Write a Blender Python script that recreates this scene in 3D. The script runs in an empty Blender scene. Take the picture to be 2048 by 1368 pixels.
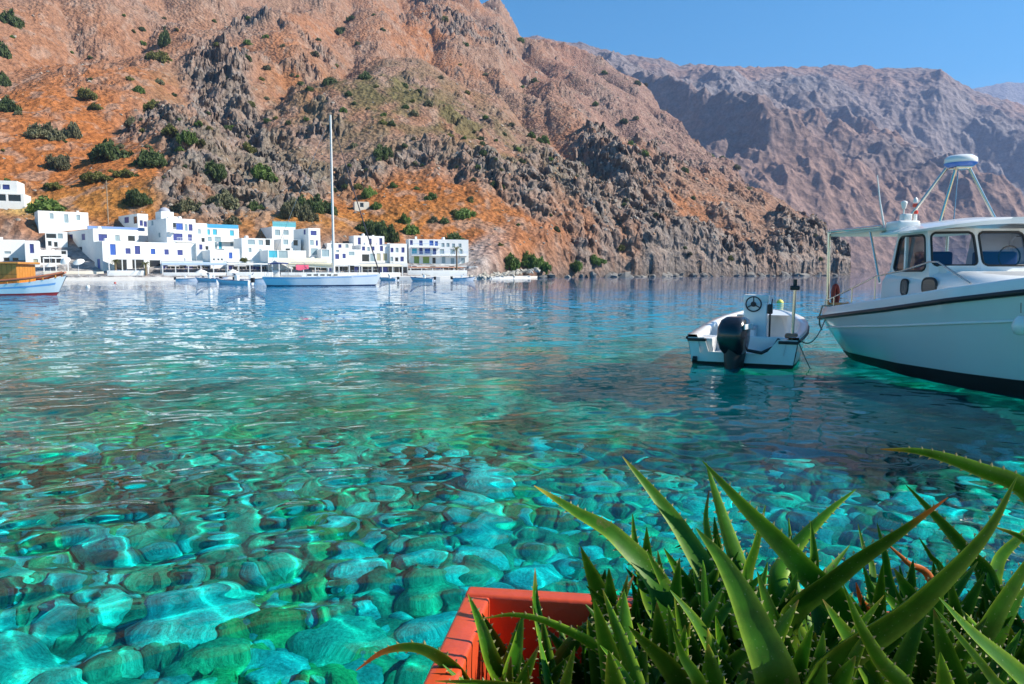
import bpy, bmesh, math, random
import numpy as np
from mathutils import Vector, Matrix

# ------------------------------------------------------------------ scene, camera, sky, sun, exposure
scene = bpy.context.scene
C = scene.collection
R = math.radians
CAM_H, FPX, HORIZON = 1.7, 1500.0, 544.0          # metres, focal length and horizon row of the 2048 px frame
PITCH = math.atan((684.0 - HORIZON) / FPX)
cam_data = bpy.data.cameras.new('camera')
cam_data.sensor_width = 36.0
cam_data.lens = 36.0 * FPX / 2048.0
cam_data.clip_start, cam_data.clip_end = 0.05, 40000.0
cam = bpy.data.objects.new('camera', cam_data)
C.objects.link(cam)
cam.location = (0, 0, CAM_H)
cam.rotation_euler = (R(90) - PITCH, 0, 0)
scene.camera = cam

SUN_AZ, SUN_EL = R(95), R(39)                     # azimuth clockwise from the view direction (+Y)
SUN_DIR = Vector((math.sin(SUN_AZ) * math.cos(SUN_EL), math.cos(SUN_AZ) * math.cos(SUN_EL), math.sin(SUN_EL)))
world = bpy.data.worlds.new('World')
scene.world = world
world.use_nodes = True
wn = world.node_tree
wn.nodes.clear()
sky_n = wn.nodes.new('ShaderNodeTexSky')
sky_n.sky_type = 'NISHITA'
sky_n.sun_disc = False
sky_n.sun_elevation = SUN_EL
sky_n.sun_rotation = SUN_AZ
sky_n.altitude = 0
sky_n.air_density = 1.0
sky_n.dust_density = 0.15
sky_n.ozone_density = 3.0
bg = wn.nodes.new('ShaderNodeBackground')
bg.inputs['Strength'].default_value = 0.085
hs = wn.nodes.new('ShaderNodeHueSaturation')
hs.inputs['Hue'].default_value = 0.488
hs.inputs['Saturation'].default_value = 1.65
wo = wn.nodes.new('ShaderNodeOutputWorld')
wn.links.new(sky_n.outputs[0], hs.inputs['Color'])
wn.links.new(hs.outputs[0], bg.inputs['Color'])
wn.links.new(bg.outputs[0], wo.inputs['Surface'])

sun_l = bpy.data.lights.new('sun', 'SUN')
sun_l.energy = 5.0
sun_l.angle = R(0.5)
sun_l.color = (1.0, 0.93, 0.82)
sun_l.cycles.is_caustics_light = True
sun = bpy.data.objects.new('sun', sun_l)
C.objects.link(sun)
sun.rotation_euler = SUN_DIR.to_track_quat('Z', 'Y').to_euler()

vs = scene.view_settings
vs.view_transform, vs.look, vs.exposure, vs.gamma = 'Standard', 'None', 0.9, 1.0
vs.use_curve_mapping = False
cy = scene.cycles
cy.use_denoising = True
cy.max_bounces = 10
cy.diffuse_bounces = 3
cy.glossy_bounces = 4
cy.transmission_bounces = 8
cy.transparent_max_bounces = 12
cy.volume_bounces = 0
cy.caustics_refractive = True
cy.caustics_reflective = False
cy.sample_clamp_indirect = 6.0
cy.blur_glossy = 0.5

# ------------------------------------------------------------------ helpers
cp, sp = math.cos(PITCH), math.sin(PITCH)
def ray(px, py):
    """direction through a pixel of the 2048x1368 frame, scaled to y = 1"""
    dx, dy = (px - 1024.0) / FPX, (684.0 - py) / FPX
    v = Vector((dx, cp + dy * sp, -sp + dy * cp))
    return v / v.y
def at(px, py, D):
    r = ray(px, py)
    return Vector((r.x * D, D, CAM_H + r.z * D))
def proj(x, y, z):
    """world -> pixel, numpy friendly"""
    zz = z - CAM_H
    f = y * cp - zz * sp
    u = y * sp + zz * cp
    return 1024.0 + FPX * x / f, 684.0 - FPX * u / f
def zat(py, px, D):
    return at(px, py, D).z

def hash2(ix, iy, seed):
    h = (ix.astype(np.int64) * 374761393 + iy.astype(np.int64) * 668265263 + seed * 974634541) & 0xFFFFFFFF
    h = ((h ^ (h >> 13)) * 1274126177) & 0xFFFFFFFF
    h = ((h ^ (h >> 16)) * 2246822519) & 0xFFFFFFFF
    return ((h ^ (h >> 15)) & 0xFFFFFF) / float(0x1000000)
def perlin(x, y, seed=0):
    ix, iy = np.floor(x), np.floor(y)
    fx, fy = x - ix, y - iy
    ux, uy = fx * fx * fx * (fx * (fx * 6 - 15) + 10), fy * fy * fy * (fy * (fy * 6 - 15) + 10)
    def g(ox, oy):
        a = hash2(ix + ox, iy + oy, seed) * 6.2831853
        return np.cos(a) * (fx - ox) + np.sin(a) * (fy - oy)
    a = g(0, 0) * (1 - ux) + g(1, 0) * ux
    b = g(0, 1) * (1 - ux) + g(1, 1) * ux
    return (a * (1 - uy) + b * uy) * 1.41
def fbm(x, y, octv=4, seed=0, gain=0.5):
    s, a = 0.0, 1.0
    for k in range(octv):
        s = s + a * perlin(x, y, seed + k * 17)
        x, y, a = x * 2.03 + 3.1, y * 2.03 + 1.7, a * gain
    return s
def ridged(x, y, octv=4, seed=0, gain=0.5):
    s, a, w = 0.0, 1.0, 1.0
    for k in range(octv):
        n = 1.0 - np.abs(perlin(x, y, seed + k * 31))
        n = n * n * w
        w = np.clip(n * 1.6, 0, 1)
        s = s + a * n
        x, y, a = x * 2.07 + 5.3, y * 2.07 + 2.9, a * gain
    return s
def worley(x, y, seed=0):
    """distance to the nearest and the second nearest cell point, and the id value of the nearest"""
    ix, iy = np.floor(x), np.floor(y)
    d1 = np.full(x.shape, 9.0); d2 = np.full(x.shape, 9.0); idv = np.zeros(x.shape)
    for ox in (-1, 0, 1):
        for oy in (-1, 0, 1):
            cx, cyy = ix + ox, iy + oy
            qx, qy = cx + hash2(cx, cyy, seed), cyy + hash2(cx, cyy, seed + 7)
            d = np.hypot(x - qx, y - qy)
            m = d < d1
            d2 = np.where(m, d1, np.minimum(d2, d))
            idv = np.where(m, hash2(cx, cyy, seed + 13), idv)
            d1 = np.where(m, d, d1)
    return d1, d2, idv
def sstep(a, b, x):
    t = np.clip((x - a) / (b - a), 0, 1)
    return t * t * (3 - 2 * t)

def tag(o, label=None, cat=None, group=None, kind=None):
    if label: o['label'] = label
    if cat: o['category'] = cat
    if group: o['group'] = group
    if kind: o['kind'] = kind
    return o
def empty(name, loc=(0, 0, 0), rz=0.0, label=None, cat=None, group=None):
    o = bpy.data.objects.new(name, None)
    o.empty_display_size = 0.2
    C.objects.link(o)
    o.location = loc
    o.rotation_euler = (0, 0, rz)
    return tag(o, label, cat, group)
def link(name, me, parent=None, loc=None):
    o = bpy.data.objects.new(name, me)
    C.objects.link(o)
    if parent is not None: o.parent = parent
    if loc is not None: o.location = loc
    return o
def copy_tree(o, parent=None):
    c = o.copy()
    C.objects.link(c)
    c.parent = parent
    for ch in list(o.children):
        copy_tree(ch, c)
    return c
def grid_mesh(name, V, nr, nc, mat, cols=None, attrs=None):
    """V: (nr*nc,3) array, rows by columns, as a fast quad grid"""
    me = bpy.data.meshes.new(name)
    r, c = np.meshgrid(np.arange(nr - 1), np.arange(nc - 1), indexing='ij')
    a = (r * nc + c).ravel()
    F = np.stack([a, a + 1, a + nc + 1, a + nc], 1)
    return fast_mesh(me, V, F, mat, cols, attrs)
def fast_mesh(me, V, F, mat, cols=None, attrs=None, smooth=True):
    n, k = F.shape
    me.vertices.add(len(V)); me.vertices.foreach_set('co', np.asarray(V, np.float32).ravel())
    me.loops.add(n * k); me.loops.foreach_set('vertex_index', F.astype(np.int32).ravel())
    me.polygons.add(n)
    me.polygons.foreach_set('loop_start', np.arange(0, n * k, k, dtype=np.int32))
    me.polygons.foreach_set('loop_total', np.full(n, k, np.int32))
    me.polygons.foreach_set('use_smooth', np.full(n, smooth))
    if cols is not None:
        ca = me.color_attributes.new('tint', 'FLOAT_COLOR', 'POINT')
        ca.data.foreach_set('color', np.concatenate([cols, np.ones((len(V), 1))], 1).astype(np.float32).ravel())
    for k2, v in (attrs or {}).items():
        at_ = me.attributes.new(k2, 'FLOAT', 'POINT')
        at_.data.foreach_set('value', np.asarray(v, np.float32).ravel())
    me.update(calc_edges=True)
    me.validate()
    if mat: me.materials.append(mat)
    return me

class MB:
    """collects shapes into one mesh"""
    def __init__(s): s.v, s.f, s.sm = [], [], []
    def add(s, vs_, fs, smooth=False):
        o = len(s.v)
        s.v += [tuple(v) for v in vs_]
        s.f += [tuple(i + o for i in f) for f in fs]
        s.sm += [smooth] * len(fs)
        return s
    def box(s, x0, x1, y0, y1, z0, z1, M=None):
        vs_ = [Vector((x, y, z)) for z in (z0, z1) for y in (y0, y1) for x in (x0, x1)]
        if M is not None: vs_ = [M @ v for v in vs_]
        return s.add(vs_, [(0, 2, 3, 1), (4, 5, 7, 6), (0, 1, 5, 4), (2, 6, 7, 3), (0, 4, 6, 2), (1, 3, 7, 5)])
    def rbox(s, x0, x1, y0, y1, z0, z1, r=0.02, M=None):
        """box with chamfered edges"""
        bm = bmesh.new()
        bmesh.ops.create_cube(bm, size=1.0)
        for v in bm.verts:
            v.co = Vector(((x0 + x1) / 2 + v.co.x * (x1 - x0), (y0 + y1) / 2 + v.co.y * (y1 - y0), (z0 + z1) / 2 + v.co.z * (z1 - z0)))
        bmesh.ops.bevel(bm, geom=list(bm.edges), offset=r, segments=2, affect='EDGES', profile=0.6)
        s.bm(bm, M, True)
        return s
    def bm(s, bm, M=None, smooth=False):
        bm.verts.index_update()
        s.add([(M @ v.co) if M is not None else v.co for v in bm.verts], [[v.index for v in f.verts] for f in bm.faces], smooth)
        bm.free()
        return s
    def tube(s, pts, r, n=8, cap=True, smooth=True):
        pts = [Vector(p) for p in pts]
        rs = r if isinstance(r, (list, tuple)) else [r] * len(pts)
        o, rings = len(s.v), []
        prev = None
        for i, p in enumerate(pts):
            t = (pts[min(i + 1, len(pts) - 1)] - pts[max(i - 1, 0)]).normalized()
            if prev is None:
                up = Vector((0, 0, 1)) if abs(t.z) < 0.9 else Vector((1, 0, 0))
                a = t.cross(up).normalized()
            else:
                a = (prev - t * prev.dot(t)).normalized()
            prev = a
            b = t.cross(a)
            rings.append([p + (a * math.cos(2 * math.pi * k / n) + b * math.sin(2 * math.pi * k / n)) * rs[i] for k in range(n)])
        vs_ = [v for rg in rings for v in rg]
        fs = [(i * n + k, i * n + (k + 1) % n, (i + 1) * n + (k + 1) % n, (i + 1) * n + k) for i in range(len(rings) - 1) for k in range(n)]
        s.add(vs_, fs, smooth)
        if cap:
            s.add(rings[0], [tuple(range(n))[::-1]]); s.add(rings[-1], [tuple(range(n))])
        return s
    def lathe(s, prof, n=16, M=None, smooth=True):
        """prof: (radius, z) pairs"""
        vs_ = []
        for r, z in prof:
            for k in range(n):
                v = Vector((r * math.cos(2 * math.pi * k / n), r * math.sin(2 * math.pi * k / n), z))
                vs_.append(M @ v if M is not None else v)
        m = len(prof)
        fs = [(i * n + k, i * n + (k + 1) % n, (i + 1) * n + (k + 1) % n, (i + 1) * n + k) for i in range(m - 1) for k in range(n)]
        s.add(vs_, fs, smooth)
        s.add(vs_[:n], [tuple(range(n))[::-1]]); s.add(vs_[-n:], [tuple(range(n))])
        return s
    def loft(s, rows, smooth=True, close=False, cap=False):
        m, n = len(rows), len(rows[0])
        vs_ = [v for r in rows for v in r]
        nn = n if close else n - 1
        fs = [(i * n + k, i * n + (k + 1) % n, (i + 1) * n + (k + 1) % n, (i + 1) * n + k) for i in range(m - 1) for k in range(nn)]
        s.add(vs_, fs, smooth)
        if cap:
            s.add(rows[0], [tuple(range(n))[::-1]]); s.add(rows[-1], [tuple(range(n))])
        return s
    def plate(s, poly, th, M=None):
        """flat polygon in local xy extruded to thickness th along z"""
        n = len(poly)
        vs_ = [Vector((p[0], p[1], 0)) for p in poly] + [Vector((p[0], p[1], th)) for p in poly]
        if M is not None: vs_ = [M @ v for v in vs_]
        return s.add(vs_, [tuple(range(n))[::-1], tuple(range(n, 2 * n))] + [(k, (k + 1) % n, n + (k + 1) % n, n + k) for k in range(n)])
    def mesh(s, name, mat):
        me = bpy.data.meshes.new(name)
        me.from_pydata(s.v, [], s.f)
        me.polygons.foreach_set('use_smooth', s.sm)
        me.update()
        if mat: me.materials.append(mat)
        return me
    def build(s, name, mat, parent=None, loc=None, fix=True):
        me = s.mesh(name, mat)
        if fix:
            b = bmesh.new(); b.from_mesh(me)
            bmesh.ops.recalc_face_normals(b, faces=b.faces)
            b.to_mesh(me); b.free()
        return link(name, me, parent, loc)

# ------------------------------------------------------------------ materials
def new_mat(name):
    m = bpy.data.materials.new(name)
    m.use_nodes = True
    nt = m.node_tree
    bs = nt.nodes['Principled BSDF']
    return m, nt, bs
def nd(nt, typ, **kw):
    n = nt.nodes.new(typ)
    for k, v in kw.items():
        if hasattr(n, k) and k not in n.inputs: setattr(n, k, v)
        else: n.inputs[k].default_value = v
    return n
MATS = {}
def mat(name, col, rough=0.6, var=0.12, scale=6.0, bump=0.0, metal=0.0, spec=0.5, coat=0.0, bscale=None, dirt=None):
    if name in MATS: return MATS[name]
    m, nt, bs = new_mat(name)
    L = nt.links.new
    tc = nd(nt, 'ShaderNodeTexCoord')
    nz = nd(nt, 'ShaderNodeTexNoise', Scale=scale, Detail=5.0, Roughness=0.65)
    L(tc.outputs['Object'], nz.inputs['Vector'])
    mx = nd(nt, 'ShaderNodeMix', data_type='RGBA')
    mx.inputs['A'].default_value = (*[c * (1 - var) for c in col], 1)
    mx.inputs['B'].default_value = (*[min(1, c * (1 + var)) for c in col], 1)
    L(nz.outputs['Fac'], mx.inputs['Factor'])
    out = mx.outputs['Result']
    if dirt:
        n2 = nd(nt, 'ShaderNodeTexNoise', Scale=dirt[1], Detail=6.0, Roughness=0.7)
        L(tc.outputs['Object'], n2.inputs['Vector'])
        rp = nd(nt, 'ShaderNodeMapRange'); rp.inputs['From Min'].default_value = 0.5; rp.inputs['From Max'].default_value = 0.72
        rp.inputs['To Max'].default_value = dirt[2]
        L(n2.outputs['Fac'], rp.inputs['Value'])
        m2 = nd(nt, 'ShaderNodeMix', data_type='RGBA')
        L(rp.outputs[0], m2.inputs['Factor']); L(out, m2.inputs['A']); m2.inputs['B'].default_value = (*dirt[0], 1)
        out = m2.outputs['Result']
    L(out, bs.inputs['Base Color'])
    bs.inputs['Roughness'].default_value = rough
    bs.inputs['Metallic'].default_value = metal
    bs.inputs['Specular IOR Level'].default_value = spec
    bs.inputs['Coat Weight'].default_value = coat
    if bump:
        nb = nd(nt, 'ShaderNodeTexNoise', Scale=bscale or scale * 4, Detail=4.0)
        L(tc.outputs['Object'], nb.inputs['Vector'])
        bp = nd(nt, 'ShaderNodeBump', Strength=bump, Distance=0.02)
        L(nb.outputs['Fac'], bp.inputs['Height']); L(bp.outputs[0], bs.inputs['Normal'])
    MATS[name] = m
    return m
# ------------------------------------------------------------------ sea: surface, bed and stones
rng = np.random.default_rng(5)
def bed_depth(X, Y):
    d = np.interp(Y, [0, 2, 5, 9, 14, 22, 40, 70, 110, 140, 6000], [1.0, 1.05, 1.35, 1.7, 2.2, 2.9, 4.0, 5.0, 5.5, 6.0, 7.0])
    return d + 0.25 * fbm(X * 0.22, Y * 0.22, 3, 71) + 0.1 * fbm(X * 0.9, Y * 0.9, 3, 77)
def dark_zone(X, Y):
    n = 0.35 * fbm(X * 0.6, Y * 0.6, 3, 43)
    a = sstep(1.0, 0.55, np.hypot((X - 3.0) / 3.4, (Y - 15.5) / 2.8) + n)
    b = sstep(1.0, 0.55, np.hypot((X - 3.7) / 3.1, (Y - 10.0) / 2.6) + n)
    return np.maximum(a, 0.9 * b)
def fan_grid(rows_y, s0, s1, nc):
    s = np.linspace(s0, s1, nc)
    Yg, Sg = np.meshgrid(rows_y, s, indexing='ij')
    return Sg * (Yg + 1.2), Yg

def water_material():
    m, nt, bs = new_mat('sea_water')
    L = nt.links.new
    nt.nodes.remove(bs)
    gl = nd(nt, 'ShaderNodeBsdfPrincipled', IOR=1.18, Roughness=0.0)
    gl.inputs['Transmission Weight'].default_value = 1.0
    dep = nd(nt, 'ShaderNodeAttribute', attribute_name='depth')
    # Beer-Lambert tint of the water column under each spot: red goes first, then green and blue
    cc = nd(nt, 'ShaderNodeCombineColor')
    for k, sig in enumerate((4.2, 0.165, 0.07)):
        mu_ = nd(nt, 'ShaderNodeMath', operation='MULTIPLY'); mu_.inputs[1].default_value = -sig
        ex = nd(nt, 'ShaderNodeMath', operation='EXPONENT')
        L(dep.outputs['Fac'], mu_.inputs[0]); L(mu_.outputs[0], ex.inputs[0]); L(ex.outputs[0], cc.inputs[k])
    L(cc.outputs[0], gl.inputs['Base Color'])
    tc = nd(nt, 'ShaderNodeTexCoord')
    mp = nd(nt, 'ShaderNodeMapping'); mp.inputs['Scale'].default_value = (0.55, 1.0, 1.0); mp.inputs['Rotation'].default_value = (0, 0, R(-8))
    L(tc.outputs['Object'], mp.inputs['Vector'])
    nz = nd(nt, 'ShaderNodeTexNoise', Scale=2.6, Detail=3.0, Roughness=0.6)
    L(mp.outputs[0], nz.inputs['Vector'])
    at_ = nd(nt, 'ShaderNodeAttribute', attribute_name='ripple')
    sub = nd(nt, 'ShaderNodeVectorMath', operation='SUBTRACT'); sub.inputs[1].default_value = (0.5, 0.5, 0.5)
    L(nz.outputs['Color'], sub.inputs[0])
    mu = nd(nt, 'ShaderNodeVectorMath', operation='MULTIPLY'); mu.inputs[1].default_value = (0.5, 1.0, 0.0)
    L(sub.outputs[0], mu.inputs[0])
    sc = nd(nt, 'ShaderNodeVectorMath', operation='SCALE')
    L(mu.outputs[0], sc.inputs[0]); L(at_.outputs['Fac'], sc.inputs['Scale'])
    ge = nd(nt, 'ShaderNodeNewGeometry')
    ad = nd(nt, 'ShaderNodeVectorMath', operation='ADD')
    L(ge.outputs['Normal'], ad.inputs[0]); L(sc.outputs[0], ad.inputs[1])
    no = nd(nt, 'ShaderNodeVectorMath', operation='NORMALIZE')
    L(ad.outputs[0], no.inputs[0])
    L(no.outputs[0], gl.inputs['Normal'])
    # light scattered back by the water itself, growing with depth
    mr = nd(nt, 'ShaderNodeMapRange'); mr.inputs['From Min'].default_value = 1.5; mr.inputs['From Max'].default_value = 5.5
    mr.inputs['To Min'].default_value = 1.0; mr.inputs['To Max'].default_value = 0.45
    L(dep.outputs['Fac'], mr.inputs['Value']); L(mr.outputs[0], gl.inputs['Transmission Weight'])
    L(gl.outputs[0], nt.nodes['Material Output'].inputs['Surface'])
    return m
WATER_MAT = water_material()

QUAY_Y = 1.9
def eff_depth(X, Y):
    d = bed_depth(X, Y)
    return d + 0.6 * np.maximum(d - 2.0, 0) ** 1.5
def build_water():
    inv = np.concatenate([np.linspace(1 / QUAY_Y, 1 / 3.0, 30)[:-1], np.linspace(1 / 3.0, 1 / 120.0, 640)])
    rows = np.concatenate([1 / inv, [150, 190, 240, 320, 450, 700, 1100, 1800, 3000, 6000]])
    nc = 820
    X, Y = fan_grid(rows, -0.86, 0.86, nc)
    # cell size in metres decides which wavelengths the mesh can carry
    dY = np.gradient(rows)[:, None] * np.ones((1, nc))
    dX = (Y + 1.2) * 1.72 / nc
    cell = np.maximum(dX, dY)
    Z = np.zeros_like(X)
    lost = np.zeros_like(X)
    amp = 0.7 + 0.35 * sstep(2.0, -3.0, X / (Y + 1.2) * 8) + 0.35 * fbm(X * 0.12, Y * 0.12, 2, 5)
    amp = np.clip(amp, 0.3, 1.4)
    n = 56
    warps = [1.6 * perlin(X * q_, Y * q_, 100 + k_) for k_, q_ in enumerate((1.6, 1.1, 0.75, 0.5, 0.33, 0.2))]
    for i in range(n):
        lam = 0.22 * (3.2 / 0.22) ** ((i + rng.random()) / n)
        th = rng.normal(0, 0.75) + R(-78)
        kx, ky = math.cos(th) * 2 * math.pi / lam, math.sin(th) * 2 * math.pi / lam
        slope = (0.0165 if lam < 0.45 else 0.0125 if lam < 0.7 else 0.009) * (0.7 + 0.6 * rng.random()) * (1.0 if lam < 1.2 else 0.7)
        a = slope * lam / (2 * math.pi)
        w = sstep(2.6, 5.0, lam / cell)
        ph = rng.random() * 6.283
        arg = kx * X + ky * Y + ph + warps[min(5, int(6 * i / n))] * (0.5 + rng.random())
        Z += a * w * np.sin(arg)
        lost += (slope ** 2 / 2) * (1 - w)
    Z *= amp
    left = sstep(0.12, -0.35, X / (Y + 1.2)) * sstep(4.0, 8.0, Y)
    for i in range(7):
        lam = 0.9 + 1.5 * i / 6
        th = R(-84) + rng.normal(0, 0.16)
        w = sstep(2.2, 4.5, lam / cell)
        arg = (math.cos(th) * X + math.sin(th) * Y) * 2 * math.pi / lam + rng.random() * 6.283 + 2.2 * warps[5] + 1.2 * warps[4]
        Z += left * 0.013 * lam / (2 * math.pi) * w * np.sin(arg)
        lost += left * (0.013 ** 2 / 2) * (1 - w)
    patch = 0.75 + 0.6 * fbm(X * 0.035, Y * 0.035 , 3, 15)
    ripple = np.sqrt(lost) * amp * 8.0 * (1 + 2.2 * sstep(14, 30, Y) * patch)
    ripple += 0.3 * sstep(5, 14, Y) * patch
    ripple *= 1.0 - 0.85 * sstep(58, 80, Y + 6 * fbm(X * 0.03, Y * 0.02, 2, 16))
    V = np.stack([X, Y, Z], -1)
    nr = len(rows)
    # skirt closes the body of water far below the bed
    lo = V.copy(); lo[..., 2] = -30
    Vall = V.reshape(-1, 3)
    me = bpy.data.meshes.new('sea')
    r, c = np.meshgrid(np.arange(nr - 1), np.arange(nc - 1), indexing='ij')
    a = (r * nc + c).ravel()
    F = np.stack([a, a + 1, a + nc + 1, a + nc], 1)
    rim = np.concatenate([np.arange(nc), np.arange(1, nr) * nc + nc - 1, (nr - 1) * nc + np.arange(nc - 2, -1, -1), np.arange(nr - 2, 0, -1) * nc])
    base = len(Vall)
    low = Vall[rim].copy(); low[:, 2] = -30
    Vall = np.concatenate([Vall, low])
    k = len(rim); i = np.arange(k); j = (i + 1) % k
    F2 = np.stack([rim[j], rim[i], base + i, base + j], 1)
    corner = [0, nc - 1, nc - 1 + nr - 1, nc - 1 + nr - 1 + nc - 1]
    F3 = np.array([[base + corner[3], base + corner[2], base + corner[1], base + corner[0]]])
    fast_mesh(me, Vall, np.concatenate([F, F2, F3]), WATER_MAT, attrs={'ripple': np.concatenate([ripple.ravel(), np.zeros(k)]), 'depth': np.concatenate([eff_depth(X, Y).ravel(), np.full(k, 8.0)])})
    o = link('sea', me)
    tag(o, 'clear turquoise sea with rippled surface filling the bay', None, kind='structure')
    o.cycles.is_caustics_caster = True
    return o
sea = build_water()

def bed_material(name, tint=True, base=(0.5, 0.46, 0.36)):
    m, nt, bs = new_mat(name)
    L = nt.links.new
    ge = nd(nt, 'ShaderNodeNewGeometry')
    oi = nd(nt, 'ShaderNodeObjectInfo')
    n1 = nd(nt, 'ShaderNodeTexNoise', Scale=5.0, Detail=7.0, Roughness=0.75)
    n2 = nd(nt, 'ShaderNodeTexNoise', Scale=38.0, Detail=5.0, Roughness=0.7)
    for n in (n1, n2): L(ge.outputs['Position'], n.inputs['Vector'])
    if tint:
        src = nd(nt, 'ShaderNodeAttribute', attribute_name='tint').outputs['Color']
    else:
        rp = nd(nt, 'ShaderNodeValToRGB')
        e = rp.color_ramp.elements
        e[0].position, e[0].color = 0.0, (0.36, 0.38, 0.32, 1)
        e[1].position, e[1].color = 1.0, (0.8, 0.8, 0.7, 1)
        x = e.new(0.3); x.color = (0.5, 0.52, 0.46, 1)
        x = e.new(0.5); x.color = (0.72, 0.73, 0.64, 1)
        x = e.new(0.75); x.color = (0.42, 0.5, 0.2, 1)
        L(oi.outputs['Random'], rp.inputs['Fac'])
        src = rp.outputs['Color']
    r1 = nd(nt, 'ShaderNodeMapRange'); r1.inputs['From Min'].default_value = 0.3; r1.inputs['From Max'].default_value = 0.7
    r1.inputs['To Min'].default_value = 0.5; r1.inputs['To Max'].default_value = 1.35
    L(n1.outputs['Fac'], r1.inputs['Value'])
    r2 = nd(nt, 'ShaderNodeMapRange'); r2.inputs['From Min'].default_value = 0.3; r2.inputs['From Max'].default_value = 0.7
    r2.inputs['To Min'].default_value = 0.5; r2.inputs['To Max'].default_value = 1.4
    L(n2.outputs['Fac'], r2.inputs['Value'])
    mm = nd(nt, 'ShaderNodeMath', operation='MULTIPLY'); L(r1.outputs[0], mm.inputs[0]); L(r2.outputs[0], mm.inputs[1])
    sc = nd(nt, 'ShaderNodeVectorMath', operation='SCALE'); L(src, sc.inputs[0]); L(mm.outputs[0], sc.inputs['Scale'])
    L(sc.outputs[0], bs.inputs['Base Color'])
    bs.inputs['Roughness'].default_value = 0.9
    bs.inputs['Specular IOR Level'].default_value = 0.05
    bp = nd(nt, 'ShaderNodeBump', Strength=0.8, Distance=0.05)
    L(n1.outputs['Fac'], bp.inputs['Height']); L(bp.outputs[0], bs.inputs['Normal'])
    return m
BED_MAT = bed_material('seabed_sand')
STONE_MAT = bed_material('wet_stone', False)

def build_bed():
    rows = np.concatenate([np.linspace(1.0, 30, 330), np.geomspace(30.2, 400, 120), [600, 1000, 2000, 6000]])
    nc = 420
    X, Y = fan_grid(rows, -0.95, 0.95, nc)
    d = bed_depth(X, Y)
    wx, wy = 0.12 * fbm(X * 2, Y * 2, 3, 5), 0.12 * fbm(X * 2 + 9, Y * 2, 3, 6)
    d1, d2, idv = worley((X + wx) * 3.4, (Y + wy) * 3.0, 3)
    cob = sstep(0.02, 0.4, d2 - d1) * (0.4 + 0.6 * idv)
    fade = 1 - sstep(7, 15, Y)
    Z = -d + cob * 0.14 * fade + 0.05 * fbm(X * 3, Y * 3, 3, 9)
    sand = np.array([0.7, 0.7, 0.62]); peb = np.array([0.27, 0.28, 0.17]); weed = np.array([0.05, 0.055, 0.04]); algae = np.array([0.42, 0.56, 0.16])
    px, py = proj(X, Y, 0 * X)
    w_sand = sstep(11, 24, Y + 4 * fbm(X * 0.1, Y * 0.1, 3, 21))
    col = peb[None, None] * (1 - w_sand[..., None]) + sand * w_sand[..., None]
    al = sstep(0.0, 0.5, fbm(X * 0.45, Y * 0.45, 4, 31)) * (1 - sstep(18, 30, Y))
    col = col * (1 - 0.7 * al[..., None]) + algae * 0.7 * al[..., None]
    wd = sstep(0.12, 0.4, fbm(X * 0.33 + 3, Y * 0.25, 4, 41)) * sstep(5, 8, Y) * (1 - sstep(14, 30, Y)) * 0.8
    mott = fbm(X * 1.3, Y * 1.0, 4, 51)
    mt = (sstep(-0.1, 0.5, mott) * sstep(4, 8, Y) * (1 - sstep(16, 28, Y)))[..., None]
    col = col * (1 - 0.6 * mt) + np.array([0.6, 0.68, 0.44]) * 0.6 * mt
    mt = (sstep(0.05, 0.5, -mott) * sstep(4, 8, Y) * (1 - sstep(18, 30, Y)))[..., None]
    col = col * (1 - 0.6 * mt) + np.array([0.14, 0.17, 0.06]) * 0.6 * mt
    # big dark patches put into the bed colour in front of the moored boats
    wd = np.maximum(wd, 0.95 * dark_zone(X, Y))
    wd = np.maximum(wd, 0.6 * sstep(0.25, 0.5, fbm(X * 0.05, Y * 0.03, 3, 47)) * sstep(30, 50, Y))
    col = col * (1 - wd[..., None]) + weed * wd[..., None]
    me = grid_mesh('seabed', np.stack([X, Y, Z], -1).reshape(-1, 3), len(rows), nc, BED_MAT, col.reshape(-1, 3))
    o = link('seabed', me)
    tag(o, 'sandy and stony sea bed under the clear water', None, kind='structure')
    o.cycles.is_caustics_receiver = True
    return o
seabed = build_bed()

def stone_mesh(i, sub=3):
    bm = bmesh.new()
    bmesh.ops.create_icosphere(bm, subdivisions=sub, radius=1.0)
    co = np.array([v.co[:] for v in bm.verts])
    q = 0.75 + 0.2 * i
    n = perlin(co[:, 0] * q + i * 7.1, co[:, 1] * q + co[:, 2] * 0.9, 200 + i) + 0.8 * perlin(co[:, 2] * 1.2 + i, co[:, 0] * 1.1 - co[:, 1], 260 + i)
    n2 = perlin(co[:, 0] * 3.1 + co[:, 2] * 1.3, co[:, 1] * 3.1 + i, 300 + i)
    r = 1 + 0.3 * n + 0.07 * n2
    sx, sy, sz = 1.0 + 0.35 * random.random(), 0.75 + 0.3 * random.random(), 0.5 + 0.22 * random.random()
    # a few flat facets as if broken
    for k in range(9):
        d = np.array([random.gauss(0, 1), random.gauss(0, 1), random.gauss(0.2, 0.7)]); d /= np.linalg.norm(d)
        h = (co * r[:, None]) @ d
        lim = 0.62 + 0.25 * random.random()
        r = np.where(h > lim, r * (lim + (h - lim) * 0.12) / np.maximum(h, 1e-6), r)
    co = co * r[:, None] * np.array([sx, sy, sz])
    for v, c in zip(bm.verts, co): v.co = c
    me = bpy.data.meshes.new('stone')
    bm.to_mesh(me); bm.free()
    me.polygons.foreach_set('use_smooth', [True] * len(me.polygons))
    me.materials.append(STONE_MAT)
    return me, co
random.seed(11)
STONES = [stone_mesh(i) for i in range(12)]
STONES_LO = [stone_mesh(i, 2) for i in range(8)]

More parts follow.
